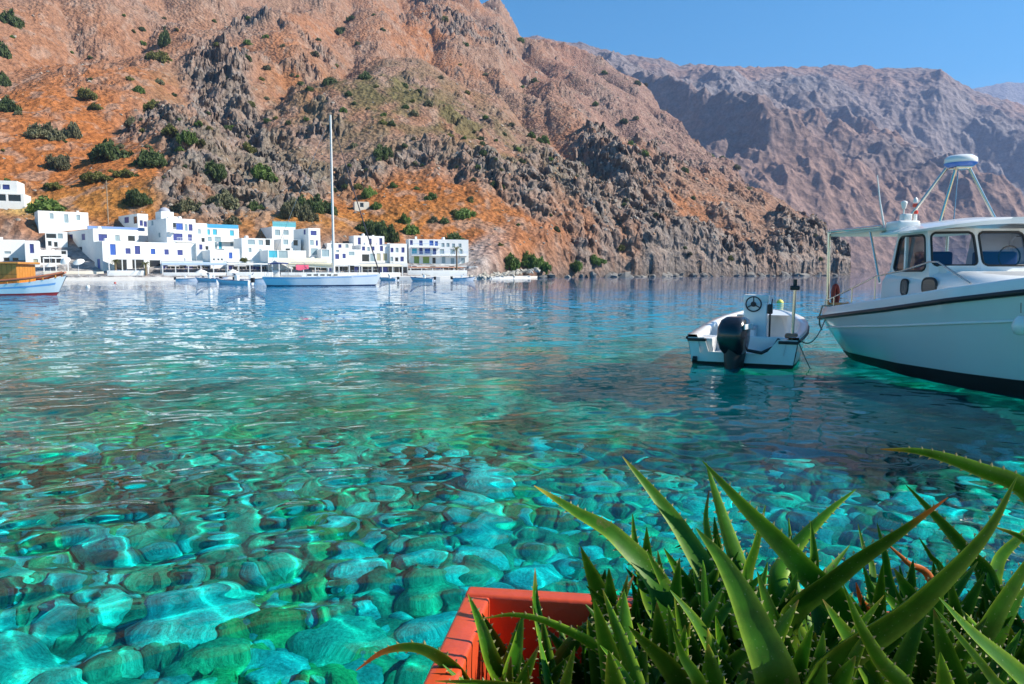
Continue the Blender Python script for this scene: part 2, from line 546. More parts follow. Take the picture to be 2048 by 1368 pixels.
def scatter_stones():
    rr = np.random.default_rng(8)
    placed, cells = [], {}
    def ok(x, y, r):
        cx, cyy = int(x // 1.2), int(y // 1.2)
        for a in range(cx - 1, cx + 2):
            for b in range(cyy - 1, cyy + 2):
                for (u, v, q) in cells.get((a, b), ()):
                    if math.hypot(x - u, y - v) < 0.8 * (r + q): return False
        return True
    specs = [(0.4, 6), (0.29, 60), (0.2, 420), (0.135, 3500), (0.085, 9000)]
    for R0, tries in specs:
        ys_ = 2.4 + (7.5 if R0 > 0.1 else 5.0) * rr.random(tries) ** 1.2
        xs_ = (rr.random(tries) * 2 - 1) * 0.76 * (ys_ + 1.0)
        wz = dark_zone(xs_, ys_)
        for x, y, wv in zip(xs_.tolist(), ys_.tolist(), wz.tolist()):
            r = R0 * (0.75 + 0.5 * rr.random())
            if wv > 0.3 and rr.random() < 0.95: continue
            if ok(x, y, r):
                placed.append((x, y, r)); cells.setdefault((int(x // 1.2), int(y // 1.2)), []).append((x, y, r))
    placed.sort(key=lambda p: -(p[2] / (p[1] + 1.0)))
    P = np.array(placed)
    dep = bed_depth(P[:, 0], P[:, 1])
    rest_v, rest_f, off = [], [], 0
    for i, (x, y, r) in enumerate(placed):
        z = -dep[i] + r * 0.12
        if i < 300:
            me, _ = STONES[i % len(STONES)]
            o = link('stone', me, seabed, (x, y, z))
            o.rotation_euler = (rr.normal(0, 0.2), rr.normal(0, 0.2), rr.random() * 6.28)
            o.scale = (r, r, r)
            o.cycles.is_caustics_receiver = True
        else:
            me, co = STONES_LO[i % len(STONES_LO)]
            a = rr.random() * 6.28
            M = np.array([[math.cos(a), -math.sin(a), 0], [math.sin(a), math.cos(a), 0], [0, 0, 1]])
            rest_v.append((co * r) @ M.T + np.array([x, y, z]))
            f = np.array([p.vertices[:] for p in me.polygons]); rest_f.append(f + off); off += len(co)
    me = bpy.data.meshes.new('stones')
    fast_mesh(me, np.concatenate(rest_v), np.concatenate(rest_f), STONE_MAT)
    o = link('small_stones', me, seabed)
    o['kind'] = 'stuff'
    o.cycles.is_caustics_receiver = True
scatter_stones()

# the quay the photographer stands on, just below the frame
def build_near_quay():
    mb = MB()
    mb.rbox(-40, 40, -12, QUAY_Y - 0.02, -4, 0.5, 0.03)
    o = mb.build('quay', mat('quay_concrete', (0.5, 0.48, 0.44), 0.85, 0.2, 2.0, 0.4))
    tag(o, 'concrete quay under the red planter', None, kind='structure')
build_near_quay()
# ------------------------------------------------------------------ hillside, far mountains
CX = np.array([-400, -100, 0, 200, 400, 600, 800, 935, 1000, 1045, 1100, 1160, 1240, 1270, 1300, 1350, 1420, 1500, 1560, 1620, 1650, 1664, 1672, 1720.])
RY = np.array([-330, -270, -250, -230, -200, -140, -50, 12, 38, 78, 94, 118, 158, 176, 206, 254, 308, 364, 402, 446, 486, 530, 556, 640.])
YS = np.array([140, 143, 146, 152, 158, 165, 176, 186, 200, 212, 225, 236, 250, 255, 262, 272, 286, 302, 316, 332, 342, 350, 352, 360.])
YR = np.array([850, 850, 850, 880, 900, 950, 1000, 1020, 1020, 1010, 1000, 990, 960, 940, 880, 800, 700, 610, 540, 470, 430, 400, 395, 400.])
GA = np.array([1.5, 1.5, 1.5, 1.5, 1.5, 1.45, 1.4, 1.3, 1.1, 0.95, 0.85, 0.85, 0.85, 0.85, 0.85, 0.85, 0.85, 0.85, 0.85, 0.85, 0.85, 0.9, 1, 1.])
def blob(px, py, x, y, rx, ry, rot=0.0):
    c, s = math.cos(R(rot)), math.sin(R(rot))
    u, v = ((px - x) * c + (py - y) * s) / rx, (-(px - x) * s + (py - y) * c) / ry
    return np.exp(-(u * u + v * v))

NC, NR = 1050, 560
def build_hill():
    hx = np.linspace(-330, 1700, NC)
    s = (hx - 1024) / FPX / (cp + (684 - HORIZON) / FPX * sp)
    ys, yr, ry, ga = (np.interp(hx, CX, a) for a in (YS, YR, RY, GA))
    wig = 1 - sstep(900, 980, hx) * sstep(1700, 1600, hx)
    ys = ys + (5 * perlin(hx / 75, hx * 0, 3)) * (1 - wig)
    q = np.concatenate([np.linspace(-0.035, 0, 10)[:-1], np.linspace(0, 1, NR - 9), [1.03, 1.08]])
    nr = len(q)
    Q, YSs = np.meshgrid(q, ys, indexing='ij')
    YRr, RYy, GAa, S = (np.broadcast_to(a, Q.shape) for a in (yr, ry, ga, s))
    Y = YSs / (1 - np.clip(Q, -1, 1) * (1 - YSs / YRr))
    er = (HORIZON - RYy) / FPX * 1.03
    E = np.where(Q > 0, er * np.clip(Q, 0, 1) ** GAa, 0)
    Z = 0.9 + E * Y
    Z = np.where(Q < 0, 0.9 + Q * 300, Z)                # dives under the water at the shore
    over = np.clip(Q - 1, 0, 1)
    Y = Y + over * 2500
    Z = Z - over * 600
    X = S * Y
    px, py = proj(X, Y, Z)
    HX = np.broadcast_to(hx, Q.shape)
    # where bare grey rock outcrops, and where soil lies
    village = 1 - sstep(900, 1060, HX)
    land = village * sstep(16, 60, Y - YSs) + (1 - village) * sstep(-6, 3, Y - YSs)
    n_big = fbm(X * 0.012, Y * 0.012, 4, 3)
    rock = (1.0 * blob(px, py, 420, 170, 90, 260, 12) + 0.9 * blob(px, py, 540, 300, 150, 110, -25) + 0.85 * blob(px, py, 470, 420, 150, 60)
            + 0.9 * blob(px, py, 1130, 360, 120, 110, 35) + 0.95 * blob(px, py, 1260, 470, 120, 90, 30) + 1.0 * blob(px, py, 1450, 530, 130, 45, 10)
            + 0.8 * blob(px, py, 930, 40, 150, 40, 25) + 0.6 * blob(px, py, 900, 330, 130, 60, 20) + 0.45 * blob(px, py, 1000, 430, 150, 50, 20)
            + 0.55 * blob(px, py, 250, 230, 90, 80) + 0.5 * blob(px, py, 1320, 330, 120, 80, 40) + 0.5 * blob(px, py, 700, 380, 130, 60) + 0.4 * blob(px, py, 640, 60, 60, 120, 20)
            + 0.7 * blob(px, py, 1600, 510, 70, 50))
    rockn = fbm(X * 0.03 + 9, Y * 0.03, 4, 13)
    rmask = sstep(0.32, 0.85, rock + 0.42 * rockn + 0.12 * n_big)
    rmask = np.maximum(rmask, 0.35 * sstep(0.15, 0.5, rockn))
    rmask = np.maximum(rmask, (1 - village) * sstep(22, 4, Y - YSs) * sstep(1080, 1160, HX))
    rmask = rmask * (village * sstep(-3, 12, Y - YSs) + 1 - village)
    # real relief
    sc_ = np.clip(Y / 220, 0.8, 4.0)
    gully = -ridged((X + 0.3 * Y) * 0.0085, Y * 0.0035, 2, 23) * 15 * np.clip((Y - YSs) / 140, 0, 1.6)
    swell = n_big * 4 * land * sc_ ** 0.7
    crag = (ridged(X * 0.017, Y * 0.011, 3, 43, 0.45) - 0.75) * 4.2 * rmask * np.clip(sc_, 1, 2.4)
    wx, wy = 2.5 * fbm(X * 0.12, Y * 0.12, 3, 8), 2.5 * fbm(X * 0.12 + 7, Y * 0.12, 3, 9)
    d1, d2, idv = worley((X + wx) * 0.12, (Y + wy) * 0.085, 19)
    blocks = (sstep(0.02, 0.3, d2 - d1) * 1.3 + idv * 2.6 - 2.2) * rmask * np.clip(sc_, 1, 2)
    e1, e2, idw = worley((X + 0.6 * wx) * 0.34, (Y + 0.6 * wy) * 0.24, 29)
    blocks2 = (sstep(0.02, 0.22, e2 - e1) * 1.0 + idw * 1.5 - 1.2) * (0.12 + rmask) * np.clip(sc_, 1, 2)
    rough = (ridged(X * 0.075, Y * 0.045, 4, 53, 0.55) - 0.7) * 1.5 * (0.16 + 0.84 * rmask) * np.clip(sc_, 1, 2.2)
    fine = fbm(X * 0.5, Y * 0.3, 3, 63) * (0.3 + 0.35 * rmask) * np.clip(sc_, 1, 3)
    edge = 1 - 0.9 * sstep(0.9, 1.0, Q) * 0.0
    H = (gully + 10 + swell) * land + (crag + blocks + blocks2 + rough + fine) * land
    H *= np.where(Q < 0, 0.3, 1.0) * edge
    fadein = village + (1 - village) * (0.5 + 0.5 * sstep(0, 6, Y - YSs))
    Z = Z + H * fadein
    # break up the upright faces with relief that varies with height as well
    Y = Y + ((ridged(X * 0.07, Z * 0.10, 3, 131) - 0.75) * 2.6 + fbm(X * 0.3, Z * 0.38, 3, 137) * 1.1) * rmask * np.clip(sc_, 1, 1.8) * sstep(0, 1.5, Z)
    X = S * Y + fbm(X * 0.2, Z * 0.25, 2, 139) * 0.8 * rmask
    # keep the skyline where the mountain has it
    el = np.max(np.where(Q > 0.3, (Z - CAM_H) / Y, -1), axis=0)
    kk = np.ones(61) / 61
    els = np.convolve(np.pad(el, 30, mode='edge'), kk, 'valid')
    fac = np.clip(((HORIZON - ry) / FPX) / np.maximum(els, 0.02), 0.5, 1.6)
    fac = np.where(els > 0.03, fac, 1.0)
    wq = sstep(0.1, 0.8, Q)
    Z = Z * (1 - wq + wq * fac[None, :])
    # the ochre earth bank above the left houses and a cave-like overhang right of the village
    Z += 2.5 * np.exp(-(((X + 0.653 * 178) / 4.0) ** 2 + ((Y - 178) / 2.5) ** 2))
    # natural shoreline
    Z = np.maximum(Z, -3.0)
    # colours of the ground itself
    orange, tan = np.array([0.50, 0.185, 0.055]), np.array([0.37, 0.235, 0.16])
    grey, olive = np.array([0.30, 0.265, 0.225]), np.array([0.17, 0.16, 0.06])
    ochre, pink = np.array([0.52, 0.25, 0.05]), np.array([0.42, 0.2, 0.12])
    w_or = np.clip(1.1 * blob(px, py, 130, 260, 230, 240, 10) + 1.1 * blob(px, py, 850, 440, 180, 70, 20) + 1.0 * blob(px, py, 1040, 500, 160, 50, 10)
                   + 0.9 * blob(px, py, 600, 440, 200, 50) + 0.6 * blob(px, py, 860, 30, 100, 60, 20) + 0.7 * blob(px, py, 1350, 440, 180, 30, 28) + 0.5 * blob(px, py, 1250, 290, 200, 30, 28)
                   + 0.5 * blob(px, py, 600, 80, 120, 120) + 1.2 * blob(px, py, 180, 420, 260, 60), 0, 1)
    w_or = np.clip(w_or + 0.35 * fbm(X * 0.02, Y * 0.02, 4, 91), 0, 1)[..., None]
    col = tan * (1 - w_or) + orange * w_or
    pk = (sstep(0.0, 0.6, fbm(X * 0.008 + 4, Y * 0.006, 4, 95)) * sstep(350, 700, Y))[..., None]
    col = col * (1 - 0.6 * pk) + pink * 0.6 * pk
    oc = np.clip(blob(px, py, 200, 430, 300, 35) + blob(px, py, 620, 455, 260, 30), 0, 1)[..., None] * 0.6
    col = col * (1 - oc) + ochre * oc
    pr = (sstep(1020, 1250, px) * sstep(350, 620, Y) * 0.75)[..., None]
    col = col * (1 - pr) + np.array([0.34, 0.225, 0.18]) * pr
    mot = (sstep(0.1, 0.55, fbm(X * 0.16, Y * 0.1, 3, 111)) * 0.55)[..., None]
    col = col * (1 - mot) + np.array([0.47, 0.34, 0.25]) * mot
    gw = np.clip(rmask * (0.75 + 0.5 * fbm(X * 0.09, Y * 0.09, 3, 103)), 0, 0.95)[..., None]
    gcol = grey * (1 + 0.25 * (idv - 0.5))[..., None]
    # iron stained rock faces
    stain = (sstep(0.1, 0.5, fbm(X * 0.05, Y * 0.03, 3, 107)) * np.clip(blob(px, py, 1090, 480, 130, 60) + blob(px, py, 610, 200, 40, 60) + blob(px, py, 900, 350, 60, 50) + 0.7 * blob(px, py, 1250, 520, 60, 40), 0, 1))[..., None]
    gcol = gcol * (1 - stain) + np.array([0.45, 0.21, 0.1]) * stain
    col = col * (1 - gw) + gcol * gw
    ol = np.clip(1.0 * blob(px, py, 790, 215, 210, 75, 15) + 0.55 * blob(px, py, 1030, 330, 200, 55, 25) + 0.5 * blob(px, py, 560, 330, 200, 90) + 0.3 * blob(px, py, 330, 120, 40, 60), 0, 1) * sstep(-0.45, 0.3, fbm(X * 0.07, Y * 0.05, 4, 99))
    col = col * (1 - 0.85 * ol[..., None]) + olive * 0.85 * ol[..., None]
    cr = np.clip(1.3 * blob(px, py, 42, 434, 34, 16), 0, 1)[..., None]
    col = col * (1 - cr) + np.array([0.7, 0.5, 0.16]) * cr
    pav = (village * sstep(30, 20, Y - YSs))[..., None]
    col = col * (1 - pav) + np.array([0.5, 0.48, 0.44]) * pav
    # wave-washed dark foot of the cliffs
    foot = (sstep(3.0, 0.6, Z) * (HX > 980))[..., None]
    col = col * (1 - 0.6 * foot) + np.array([0.12, 0.11, 0.1]) * 0.6 * foot
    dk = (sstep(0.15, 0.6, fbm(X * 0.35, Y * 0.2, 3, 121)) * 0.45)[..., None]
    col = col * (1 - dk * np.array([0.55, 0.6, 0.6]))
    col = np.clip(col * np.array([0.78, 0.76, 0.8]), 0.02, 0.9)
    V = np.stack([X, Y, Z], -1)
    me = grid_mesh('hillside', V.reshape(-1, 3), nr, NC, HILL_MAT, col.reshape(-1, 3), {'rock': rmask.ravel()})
    o = link('hillside', me)
    tag(o, 'steep orange and grey rocky hillside above the white village', None, kind='structure')
    px, py = proj(X, Y, Z)
    return o, dict(X=X, Y=Y, Z=Z, px=px, py=py, hx=hx, rock=rmask)

def rock_material(name, scale=1.0, bump=0.8, detail=(0.55, 1.3), dist=0.6):
    m, nt, bs = new_mat(name)
    L = nt.links.new
    ge = nd(nt, 'ShaderNodeNewGeometry')
    at_ = nd(nt, 'ShaderNodeAttribute', attribute_name='tint')
    n1 = nd(nt, 'ShaderNodeTexNoise', Scale=0.35 * scale, Detail=9.0, Roughness=0.72)
    n2 = nd(nt, 'ShaderNodeTexNoise', Scale=1.6 * scale, Detail=6.0, Roughness=0.7)
    vo = nd(nt, 'ShaderNodeTexVoronoi', Scale=0.55 * scale)
    for n in (n1, n2, vo): L(ge.outputs['Position'], n.inputs['Vector'])
    r1 = nd(nt, 'ShaderNodeMapRange'); r1.inputs['From Min'].default_value = 0.3; r1.inputs['From Max'].default_value = 0.7
    r1.inputs['To Min'].default_value, r1.inputs['To Max'].default_value = detail
    L(n1.outputs['Fac'], r1.inputs['Value'])
    r2 = nd(nt, 'ShaderNodeMapRange'); r2.inputs['From Min'].default_value = 0.3; r2.inputs['From Max'].default_value = 0.7
    r2.inputs['To Min'].default_value = 0.7; r2.inputs['To Max'].default_value = 1.3
    L(n2.outputs['Fac'], r2.inputs['Value'])
    mm = nd(nt, 'ShaderNodeMath', operation='MULTIPLY'); L(r1.outputs[0], mm.inputs[0]); L(r2.outputs[0], mm.inputs[1])
    sc = nd(nt, 'ShaderNodeVectorMath', operation='SCALE'); L(at_.outputs['Color'], sc.inputs[0]); L(mm.outputs[0], sc.inputs['Scale'])
    L(sc.outputs[0], bs.inputs['Base Color'])
    bs.inputs['Roughness'].default_value = 0.95
    bs.inputs['Specular IOR Level'].default_value = 0.1
    ad = nd(nt, 'ShaderNodeMath', operation='ADD'); L(n1.outputs['Fac'], ad.inputs[0]); L(vo.outputs['Distance'], ad.inputs[1])
    bp = nd(nt, 'ShaderNodeBump', Strength=bump, Distance=dist / scale)
    L(ad.outputs[0], bp.inputs['Height']); L(bp.outputs[0], bs.inputs['Normal'])
    return m
HILL_MAT = rock_material('hill_ground', 1.0, 1.0, (0.5, 1.35), 1.0)
hillside, HG = build_hill()

def hill_at(px, py):
    """first point of the hillside seen at a pixel"""
    H = HG
    j = int(np.argmin(np.abs(H['px'][40] - px)))
    for _ in range(3):                                     # columns lean a little with height
        col = H['py'][:, j]
        idx = np.where(col[9:] <= py)[0]
        i = int(idx[0]) + 9 if len(idx) else len(col) - 4
        j = int(np.argmin(np.abs(H['px'][i] - px)))
    return Vector((H['X'][i, j], H['Y'][i, j], H['Z'][i, j]))
def hill_z(x, y):
    s = x / y
    H = HG
    j = int(np.argmin(np.abs(H['X'][200] / H['Y'][200] - s)))
    return float(np.interp(y, H['Y'][:, j], H['Z'][:, j]))

def build_far(name, label, cols, nr, nc, x0, x1, seed, cols_rgb, amp, wl, gam=0.8):
    cx, cry, cys, cyr = [np.array(a, float) for a in zip(*cols)]
    hx = np.linspace(x0, x1, nc)
    s = (hx - 1024) / FPX / 1.0044
    ry, ys, yr = (np.interp(hx, cx, a) for a in (cry, cys, cyr))
    q = np.concatenate([[-0.02], np.linspace(0, 1, nr), [1.05]])
    Q, YSs = np.meshgrid(q, ys, indexing='ij')
    YRr, RYy, S = (np.broadcast_to(a, Q.shape) for a in (yr, ry, s))
    Y = YSs / (1 - np.clip(Q, -1, 1) * (1 - YSs / YRr))
    E = np.clip(Q, 0, 1) ** gam * (HORIZON - RYy) / FPX * 1.02
    Z = 2 + E * Y
    over = np.clip(Q - 1, 0, 1)
    Y = Y + over * 9000; Z = Z - over * 1500
    Z = np.where(Q < 0, -20, Z)
    X = S * Y
    k = 1.0 / wl
    up = np.clip(Q * 3, 0, 1) * (1 - 0.9 * sstep(0.72, 0.97, Q))
    spur = ridged((X * 0.9 + Y * 0.55) * k, (Y * 0.3 - X * 0.12) * k, 3, seed, 0.36) - 0.85
    Z = Z + spur * amp * up + fbm(X * k * 4, Y * k * 4, 5, seed + 3) * amp * 0.12 * np.clip(Q * 6, 0, 1) * (1 - 0.6 * sstep(0.8, 1, Q)) + ridged(X * k * 9, Y * k * 7, 4, seed + 5, 0.55) * amp * 0.065 * np.clip(Q * 6, 0, 1) * (1 - 0.6 * sstep(0.8, 1, Q))
    el = np.max((Z - CAM_H) / Y, axis=0)
    els = np.convolve(np.pad(el, 20, mode='edge'), np.ones(41) / 41, 'valid')
    fac = np.clip(((HORIZON - ry) / FPX) / np.maximum(els, 0.02), 0.5, 1.6)
    wq = sstep(0.15, 0.85, Q)
    Z = Z * (1 - wq + wq * fac[None, :])
    # horizontal cliff band below the plateau
    a, b, c = [np.array(v) for v in cols_rgb]
    w = sstep(-0.3, 0.5, fbm(X * k * 2, Y * k * 2, 4, seed + 9))[..., None]
    col = a * (1 - w) + b * w
    cl = (sstep(0.5, 0.7, Q + 0.12 * fbm(X * k * 3, Y * k * 3, 3, seed + 11)) * sstep(0.95, 0.85, Q))[..., None]
    col = col * (1 - 0.6 * cl) + c * 0.6 * cl
    m = rock_material(name + '_rock', 0.09, 0.8, (0.55, 1.3), 0.8)
    me = grid_mesh(name, np.stack([X, Y, Z], -1).reshape(-1, 3), len(q), nc, m, np.clip(col, 0.02, 0.9).reshape(-1, 3))
    o = link(name, me)
    return tag(o, label, None, kind='structure')
build_far('far_mountain', 'hazy brown and violet mountain with a flat top behind the boats',
          [(900, 80, 1300, 2600), (1080, 92, 1300, 2600), (1160, 104, 1300, 2600), (1240, 122, 1300, 2600), (1300, 131, 1300, 2650), (1350, 141, 1300, 2700), (1500, 148, 1350, 2800), (1650, 145, 1400, 2900), (1800, 150, 1450, 2900), (1860, 153, 1500, 2900), (1885, 168, 1500, 2900),
           (1930, 192, 1500, 2900), (2048, 225, 1550, 2900), (2300, 330, 1700, 2900)], 420, 700, 1000, 2300, 301,
          [(0.25, 0.165, 0.135), (0.195, 0.16, 0.155), (0.21, 0.205, 0.22)], 250.0, 700.0)
build_far('distant_ridge', 'distant blue ridge at the right edge behind the mountain',
          [(1500, 230, 4200, 6000), (1800, 205, 4200, 6000), (1930, 187, 4200, 6000), (1990, 178, 4200, 6000), (2048, 178, 4200, 6000), (2300, 190, 4200, 6000)], 120, 260, 1600, 2300, 341,
          [(0.22, 0.2, 0.2), (0.2, 0.19, 0.19), (0.2, 0.2, 0.21)], 160.0, 900.0)
# ------------------------------------------------------------------ village
WHITE = mat('whitewash', (0.80, 0.80, 0.78), 0.85, 0.05, 0.8, 0.25, bscale=3.0, dirt=((0.55, 0.53, 0.5), 0.5, 0.35))
CREAM = mat('cream_plaster', (0.74, 0.69, 0.58), 0.85, 0.06, 0.8, 0.2, bscale=3.0)
WCOL = {
    'blue': mat('blue_shutter', (0.03, 0.10, 0.40), 0.5, 0.1), 'violet': mat('indigo_shutter', (0.04, 0.055, 0.22), 0.5, 0.1),
    'turq': mat('turquoise_shutter', (0.06, 0.42, 0.55), 0.5, 0.1), 'grey': mat('grey_blue_shutter', (0.28, 0.38, 0.42), 0.6, 0.1),
    'tan': mat('tan_blind', (0.5, 0.46, 0.3), 0.7, 0.1), 'green': mat('green_blind', (0.25, 0.35, 0.1), 0.7, 0.1)}
GLASS = mat('dark_window_glass', (0.025, 0.03, 0.04), 0.12, 0.2)
FRAME = mat('white_window_frame', (0.72, 0.73, 0.74), 0.5, 0.05)
BLUEWALL = mat('pale_blue_wash', (0.42, 0.56, 0.78), 0.8, 0.06, 0.8)
STEEL = mat('steel', (0.45, 0.45, 0.45), 0.35, 0.1, metal=0.7)
GEL_TANK = mat('white_tank', (0.7, 0.7, 0.7), 0.4, 0.05)
def screen_s(px, py=500):
    return ray(px, py).x

def wall(mb, O, U, N, L, z0, z1, ops, depth=0.16):
    """a wall with real recessed openings; O foot corner, U along, N outward"""
    us = sorted({0.0, L, *[u for o in ops for u in o[:2]]}); ws = sorted({z0, z1, *[w for o in ops for w in o[2:4]]})
    P = lambda u, w, d=0.0: O + U * u - N * d + Vector((0, 0, w))
    for i in range(len(us) - 1):
        for j in range(len(ws) - 1):
            cu, cw = (us[i] + us[i + 1]) / 2, (ws[j] + ws[j + 1]) / 2
            if any(o[0] < cu < o[1] and o[2] < cw < o[3] for o in ops): continue
            mb.add([P(us[i], ws[j]), P(us[i + 1], ws[j]), P(us[i + 1], ws[j + 1]), P(us[i], ws[j + 1])], [(0, 1, 2, 3)])
    for (a, b, c, d) in ops:
        for (p, q) in (((a, c), (b, c)), ((b, c), (b, d)), ((b, d), (a, d)), ((a, d), (a, c))):
            mb.add([P(*p), P(*q), P(*q, depth), P(*p, depth)], [(0, 1, 2, 3)])

class House:
    def __init__(s, name, label, px, D, a, cat='house', wallmat=None, group=None):
        s.a = R(a)
        sx = screen_s(px)
        s.P0 = Vector((sx * D, D, 0))
        s.z0 = min(0.3, hill_z(s.P0.x, D) - 1.0)
        s.root = empty(name, (s.P0.x, s.P0.y, 0), s.a, label, cat, group)
        s.wm = wallmat or WHITE
        s.T, s.W = Vector((math.cos(s.a), math.sin(s.a), 0)), Vector((-math.sin(s.a), math.cos(s.a), 0))
    def loc(s, P):
        d = P - s.P0
        return Vector((d.dot(s.T), d.dot(s.W), P.z))
    def u_front(s, Pc, px):
        k = screen_s(px)
        return (k * Pc.y - Pc.x) / (s.T.x - k * s.T.y)
    def u_side(s, Pc, px):
        k = screen_s(px)
        return (k * Pc.y - Pc.x) / (s.W.x - k * s.W.y)
    def block(s, xc, xr, yt, D=None, xl=None, depth=7.0, wins=(), swins=(), parapet=0.45, wm=None, z0=None, yb=None):
        Pc = s.P0.copy() if D is None else Vector((screen_s(xc) * D, D, 0))
        L = s.u_front(Pc, xr)
        Wd = s.u_side(Pc, xl) if xl is not None else depth
        z1 = zat(yt, xc, Pc.y)
        if yb is not None: z0 = zat(yb, xc, Pc.y)
        if z0 is None: z0 = s.z0
        o = s.loc(Pc); o.z = 0
        ex, ey = Vector((1, 0, 0)), Vector((0, 1, 0))
        fo, so, made = [], [], []
        for (px, py, w, h, kind) in wins:
            if kind != 'black': w *= .8
            u = s.u_front(Pc, px); yy = Pc.y + u * s.T.y; zc = zat(py, px, yy)
            r = (max(0.1, u - w / 2), min(L - 0.1, u + w / 2), max(z0 + .05, zc - h / 2), min(z1 - 0.1, zc + h / 2))
            if r[1] - r[0] < 0.2 or r[3] - r[2] < 0.2: continue
            fo.append(r); made.append((o, ex, -ey, r, kind))
        for (px, py, w, h, kind) in swins:
            u = s.u_side(Pc, px); yy = Pc.y + u * s.W.y; zc = zat(py, px, yy)
            r = (max(0.1, u - w / 2), min(Wd - 0.1, u + w / 2), max(z0 + .05, zc - h / 2), min(z1 - 0.1, zc + h / 2))
            if r[1] - r[0] < 0.2: continue
            so.append(r); made.append((o, ey, -ex, r, kind))
        mb = MB()
        wall(mb, o, ex, -ey, L, z0, z1, fo)
        wall(mb, o, ey, -ex, Wd, z0, z1, so)
        t, rz = 0.22, z1 - parapet
        mb.add([o + Vector(v) for v in ((L, 0, z0), (L, Wd, z0), (L, Wd, z1), (L, 0, z1))], [(0, 1, 2, 3)])
        mb.add([o + Vector(v) for v in ((0, Wd, z0), (L, Wd, z0), (L, Wd, z1), (0, Wd, z1))], [(3, 2, 1, 0)])
        ou = [(0, 0), (L, 0), (L, Wd), (0, Wd)]; inn = [(t, t), (L - t, t), (L - t, Wd - t), (t, Wd - t)]
        vs_ = [o + Vector((*p, z1)) for p in ou] + [o + Vector((*p, z1)) for p in inn] + [o + Vector((*p, rz)) for p in inn]
        mb.add(vs_, [(k, (k + 1) % 4, 4 + (k + 1) % 4, 4 + k) for k in range(4)] + [(4 + k, 4 + (k + 1) % 4, 8 + (k + 1) % 4, 8 + k) for k in range(4)] + [(8, 9, 10, 11)])
        mb.build('wall', wm or s.wm, s.root, fix=False)
        if L > 4 and Wd > 4:
            random.seed(int(xc * 7 + yt))
            u, v = random.uniform(1, L - 1.5), random.uniform(1.5, Wd - 1)
            MB().box(o.x + u, o.x + u + .5, o.y + v, o.y + v + .5, rz - .05, z1 + random.uniform(.3, .8)).build('chimney', s.wm, s.root)
            if random.random() < .5:
                u = random.uniform(.6, L - 2)
                MB().lathe([(.45, 0), (.45, 1.0), (.3, 1.15)], 12, Matrix.Translation((o.x + u + .6, o.y + min(2.5, Wd - 1), rz - .02))).build('water_tank', GEL_TANK, s.root)
        for (O, U, N, r, kind) in made: s.window(O, U, N, r, kind)
        return dict(o=o, L=L, W=Wd, z0=z0, z1=z1, Pc=Pc)
    def window(s, O, U, N, r, kind):
        a, b, c, d = r
        P = lambda u, w, q: O + U * u - N * q + Vector((0, 0, w))
        def slab(mb, a, b, c, d, q0, q1):
            mb.add([P(u, w, q) for q in (q0, q1) for w in (c, d) for u in (a, b)], [(0, 1, 3, 2), (4, 6, 7, 5), (0, 4, 5, 1), (2, 3, 7, 6), (0, 2, 6, 4), (1, 5, 7, 3)])
        f = 0.09
        mb = MB()
        slab(mb, a, a + f, c, d, 0.09, 0.155); slab(mb, b - f, b, c, d, 0.09, 0.155)
        slab(mb, a + f, b - f, c, c + f, 0.092, 0.155); slab(mb, a + f, b - f, d - f, d, 0.092, 0.155)
        door = (d - c) > 1.75 and (b - a) < 1.6
        w = mb.build('door' if door else 'window', FRAME if kind in ('dark', 'black') else WCOL.get(kind, FRAME), s.root)
        mb = MB()
        if kind in WCOL:
            m_ = (a + b) / 2
            slab(mb, a + f + .01, m_ - .015, c + f + .01, d - f - .01, 0.11, 0.15); slab(mb, m_ + .015, b - f - .01, c + f + .01, d - f - .01, 0.11, 0.15)
            mb.build('shutter', WCOL[kind], w)
        else:
            slab(mb, a + f, b - f, c + f, d - f, 0.125, 0.15)
            mb.build('pane', GLASS, w)
    def balcony(s, B, px0, px1, py, out=1.0, rail=True, mat_=None):
        u0, u1 = s.u_front(B['Pc'], px0), s.u_front(B['Pc'], px1)
        z = zat(py, (px0 + px1) / 2, B['Pc'].y + (u0 + u1) / 2 * s.T.y)
        o = B['o']
        mb = MB().box(o.x + u0, o.x + u1, o.y - out, o.y - 0.002, z - 0.12, z)
        b = mb.build('balcony', mat_ or s.wm, s.root)
        if rail:
            r = MB()
            for k in range(int((u1 - u0) / 0.35) + 1):
                u = min(u0 + 0.04 + k * 0.35, u1 - 0.04)
                r.box(o.x + u - .02, o.x + u + .02, o.y - out + .02, o.y - out + .06, z, z + 0.9)
            r.box(o.x + u0, o.x + u1, o.y - out + .01, o.y - out + .07, z + 0.9, z + 0.96)
            r.build('railing', s.railmat if hasattr(s, 'railmat') else FRAME, b)

H = House('house', 'white two-storey house with arches alone on the slope at the left edge', -70, hill_at(5, 424).y, 20)
H.block(-70, 42, 358, wins=[(3, 373, 1.5, 1.2, 'violet'), (20, 374, 1.9, 1.2, 'violet')])
B = H.block(-70, 54, 384, D=hill_at(5, 424).y - .8, yb=440, wins=[(6, 395, 2.6, 1.7, 'black'), (35, 396, 2.8, 1.7, 'black')])
H = House('house', 'low white house with three grey-blue windows above the cream earth bank', 80, hill_at(120, 462).y - 3, 38)
H.block(80, 180, 421, wins=[(107, 432, 1.0, 1.3, 'grey'), (136, 437, 1.1, 2.0, 'grey'), (160, 435, 1.0, 1.3, 'grey')])
H = House('house', 'white terraced house with violet windows at the far left of the village', -80, 172, 30)
H.block(-80, 92, 458, wins=[(28, 470, 2.4, 1.3, 'violet'), (57, 471, 1.2, 1.1, 'grey'), (5, 471, 1.2, 1.1, 'grey')])
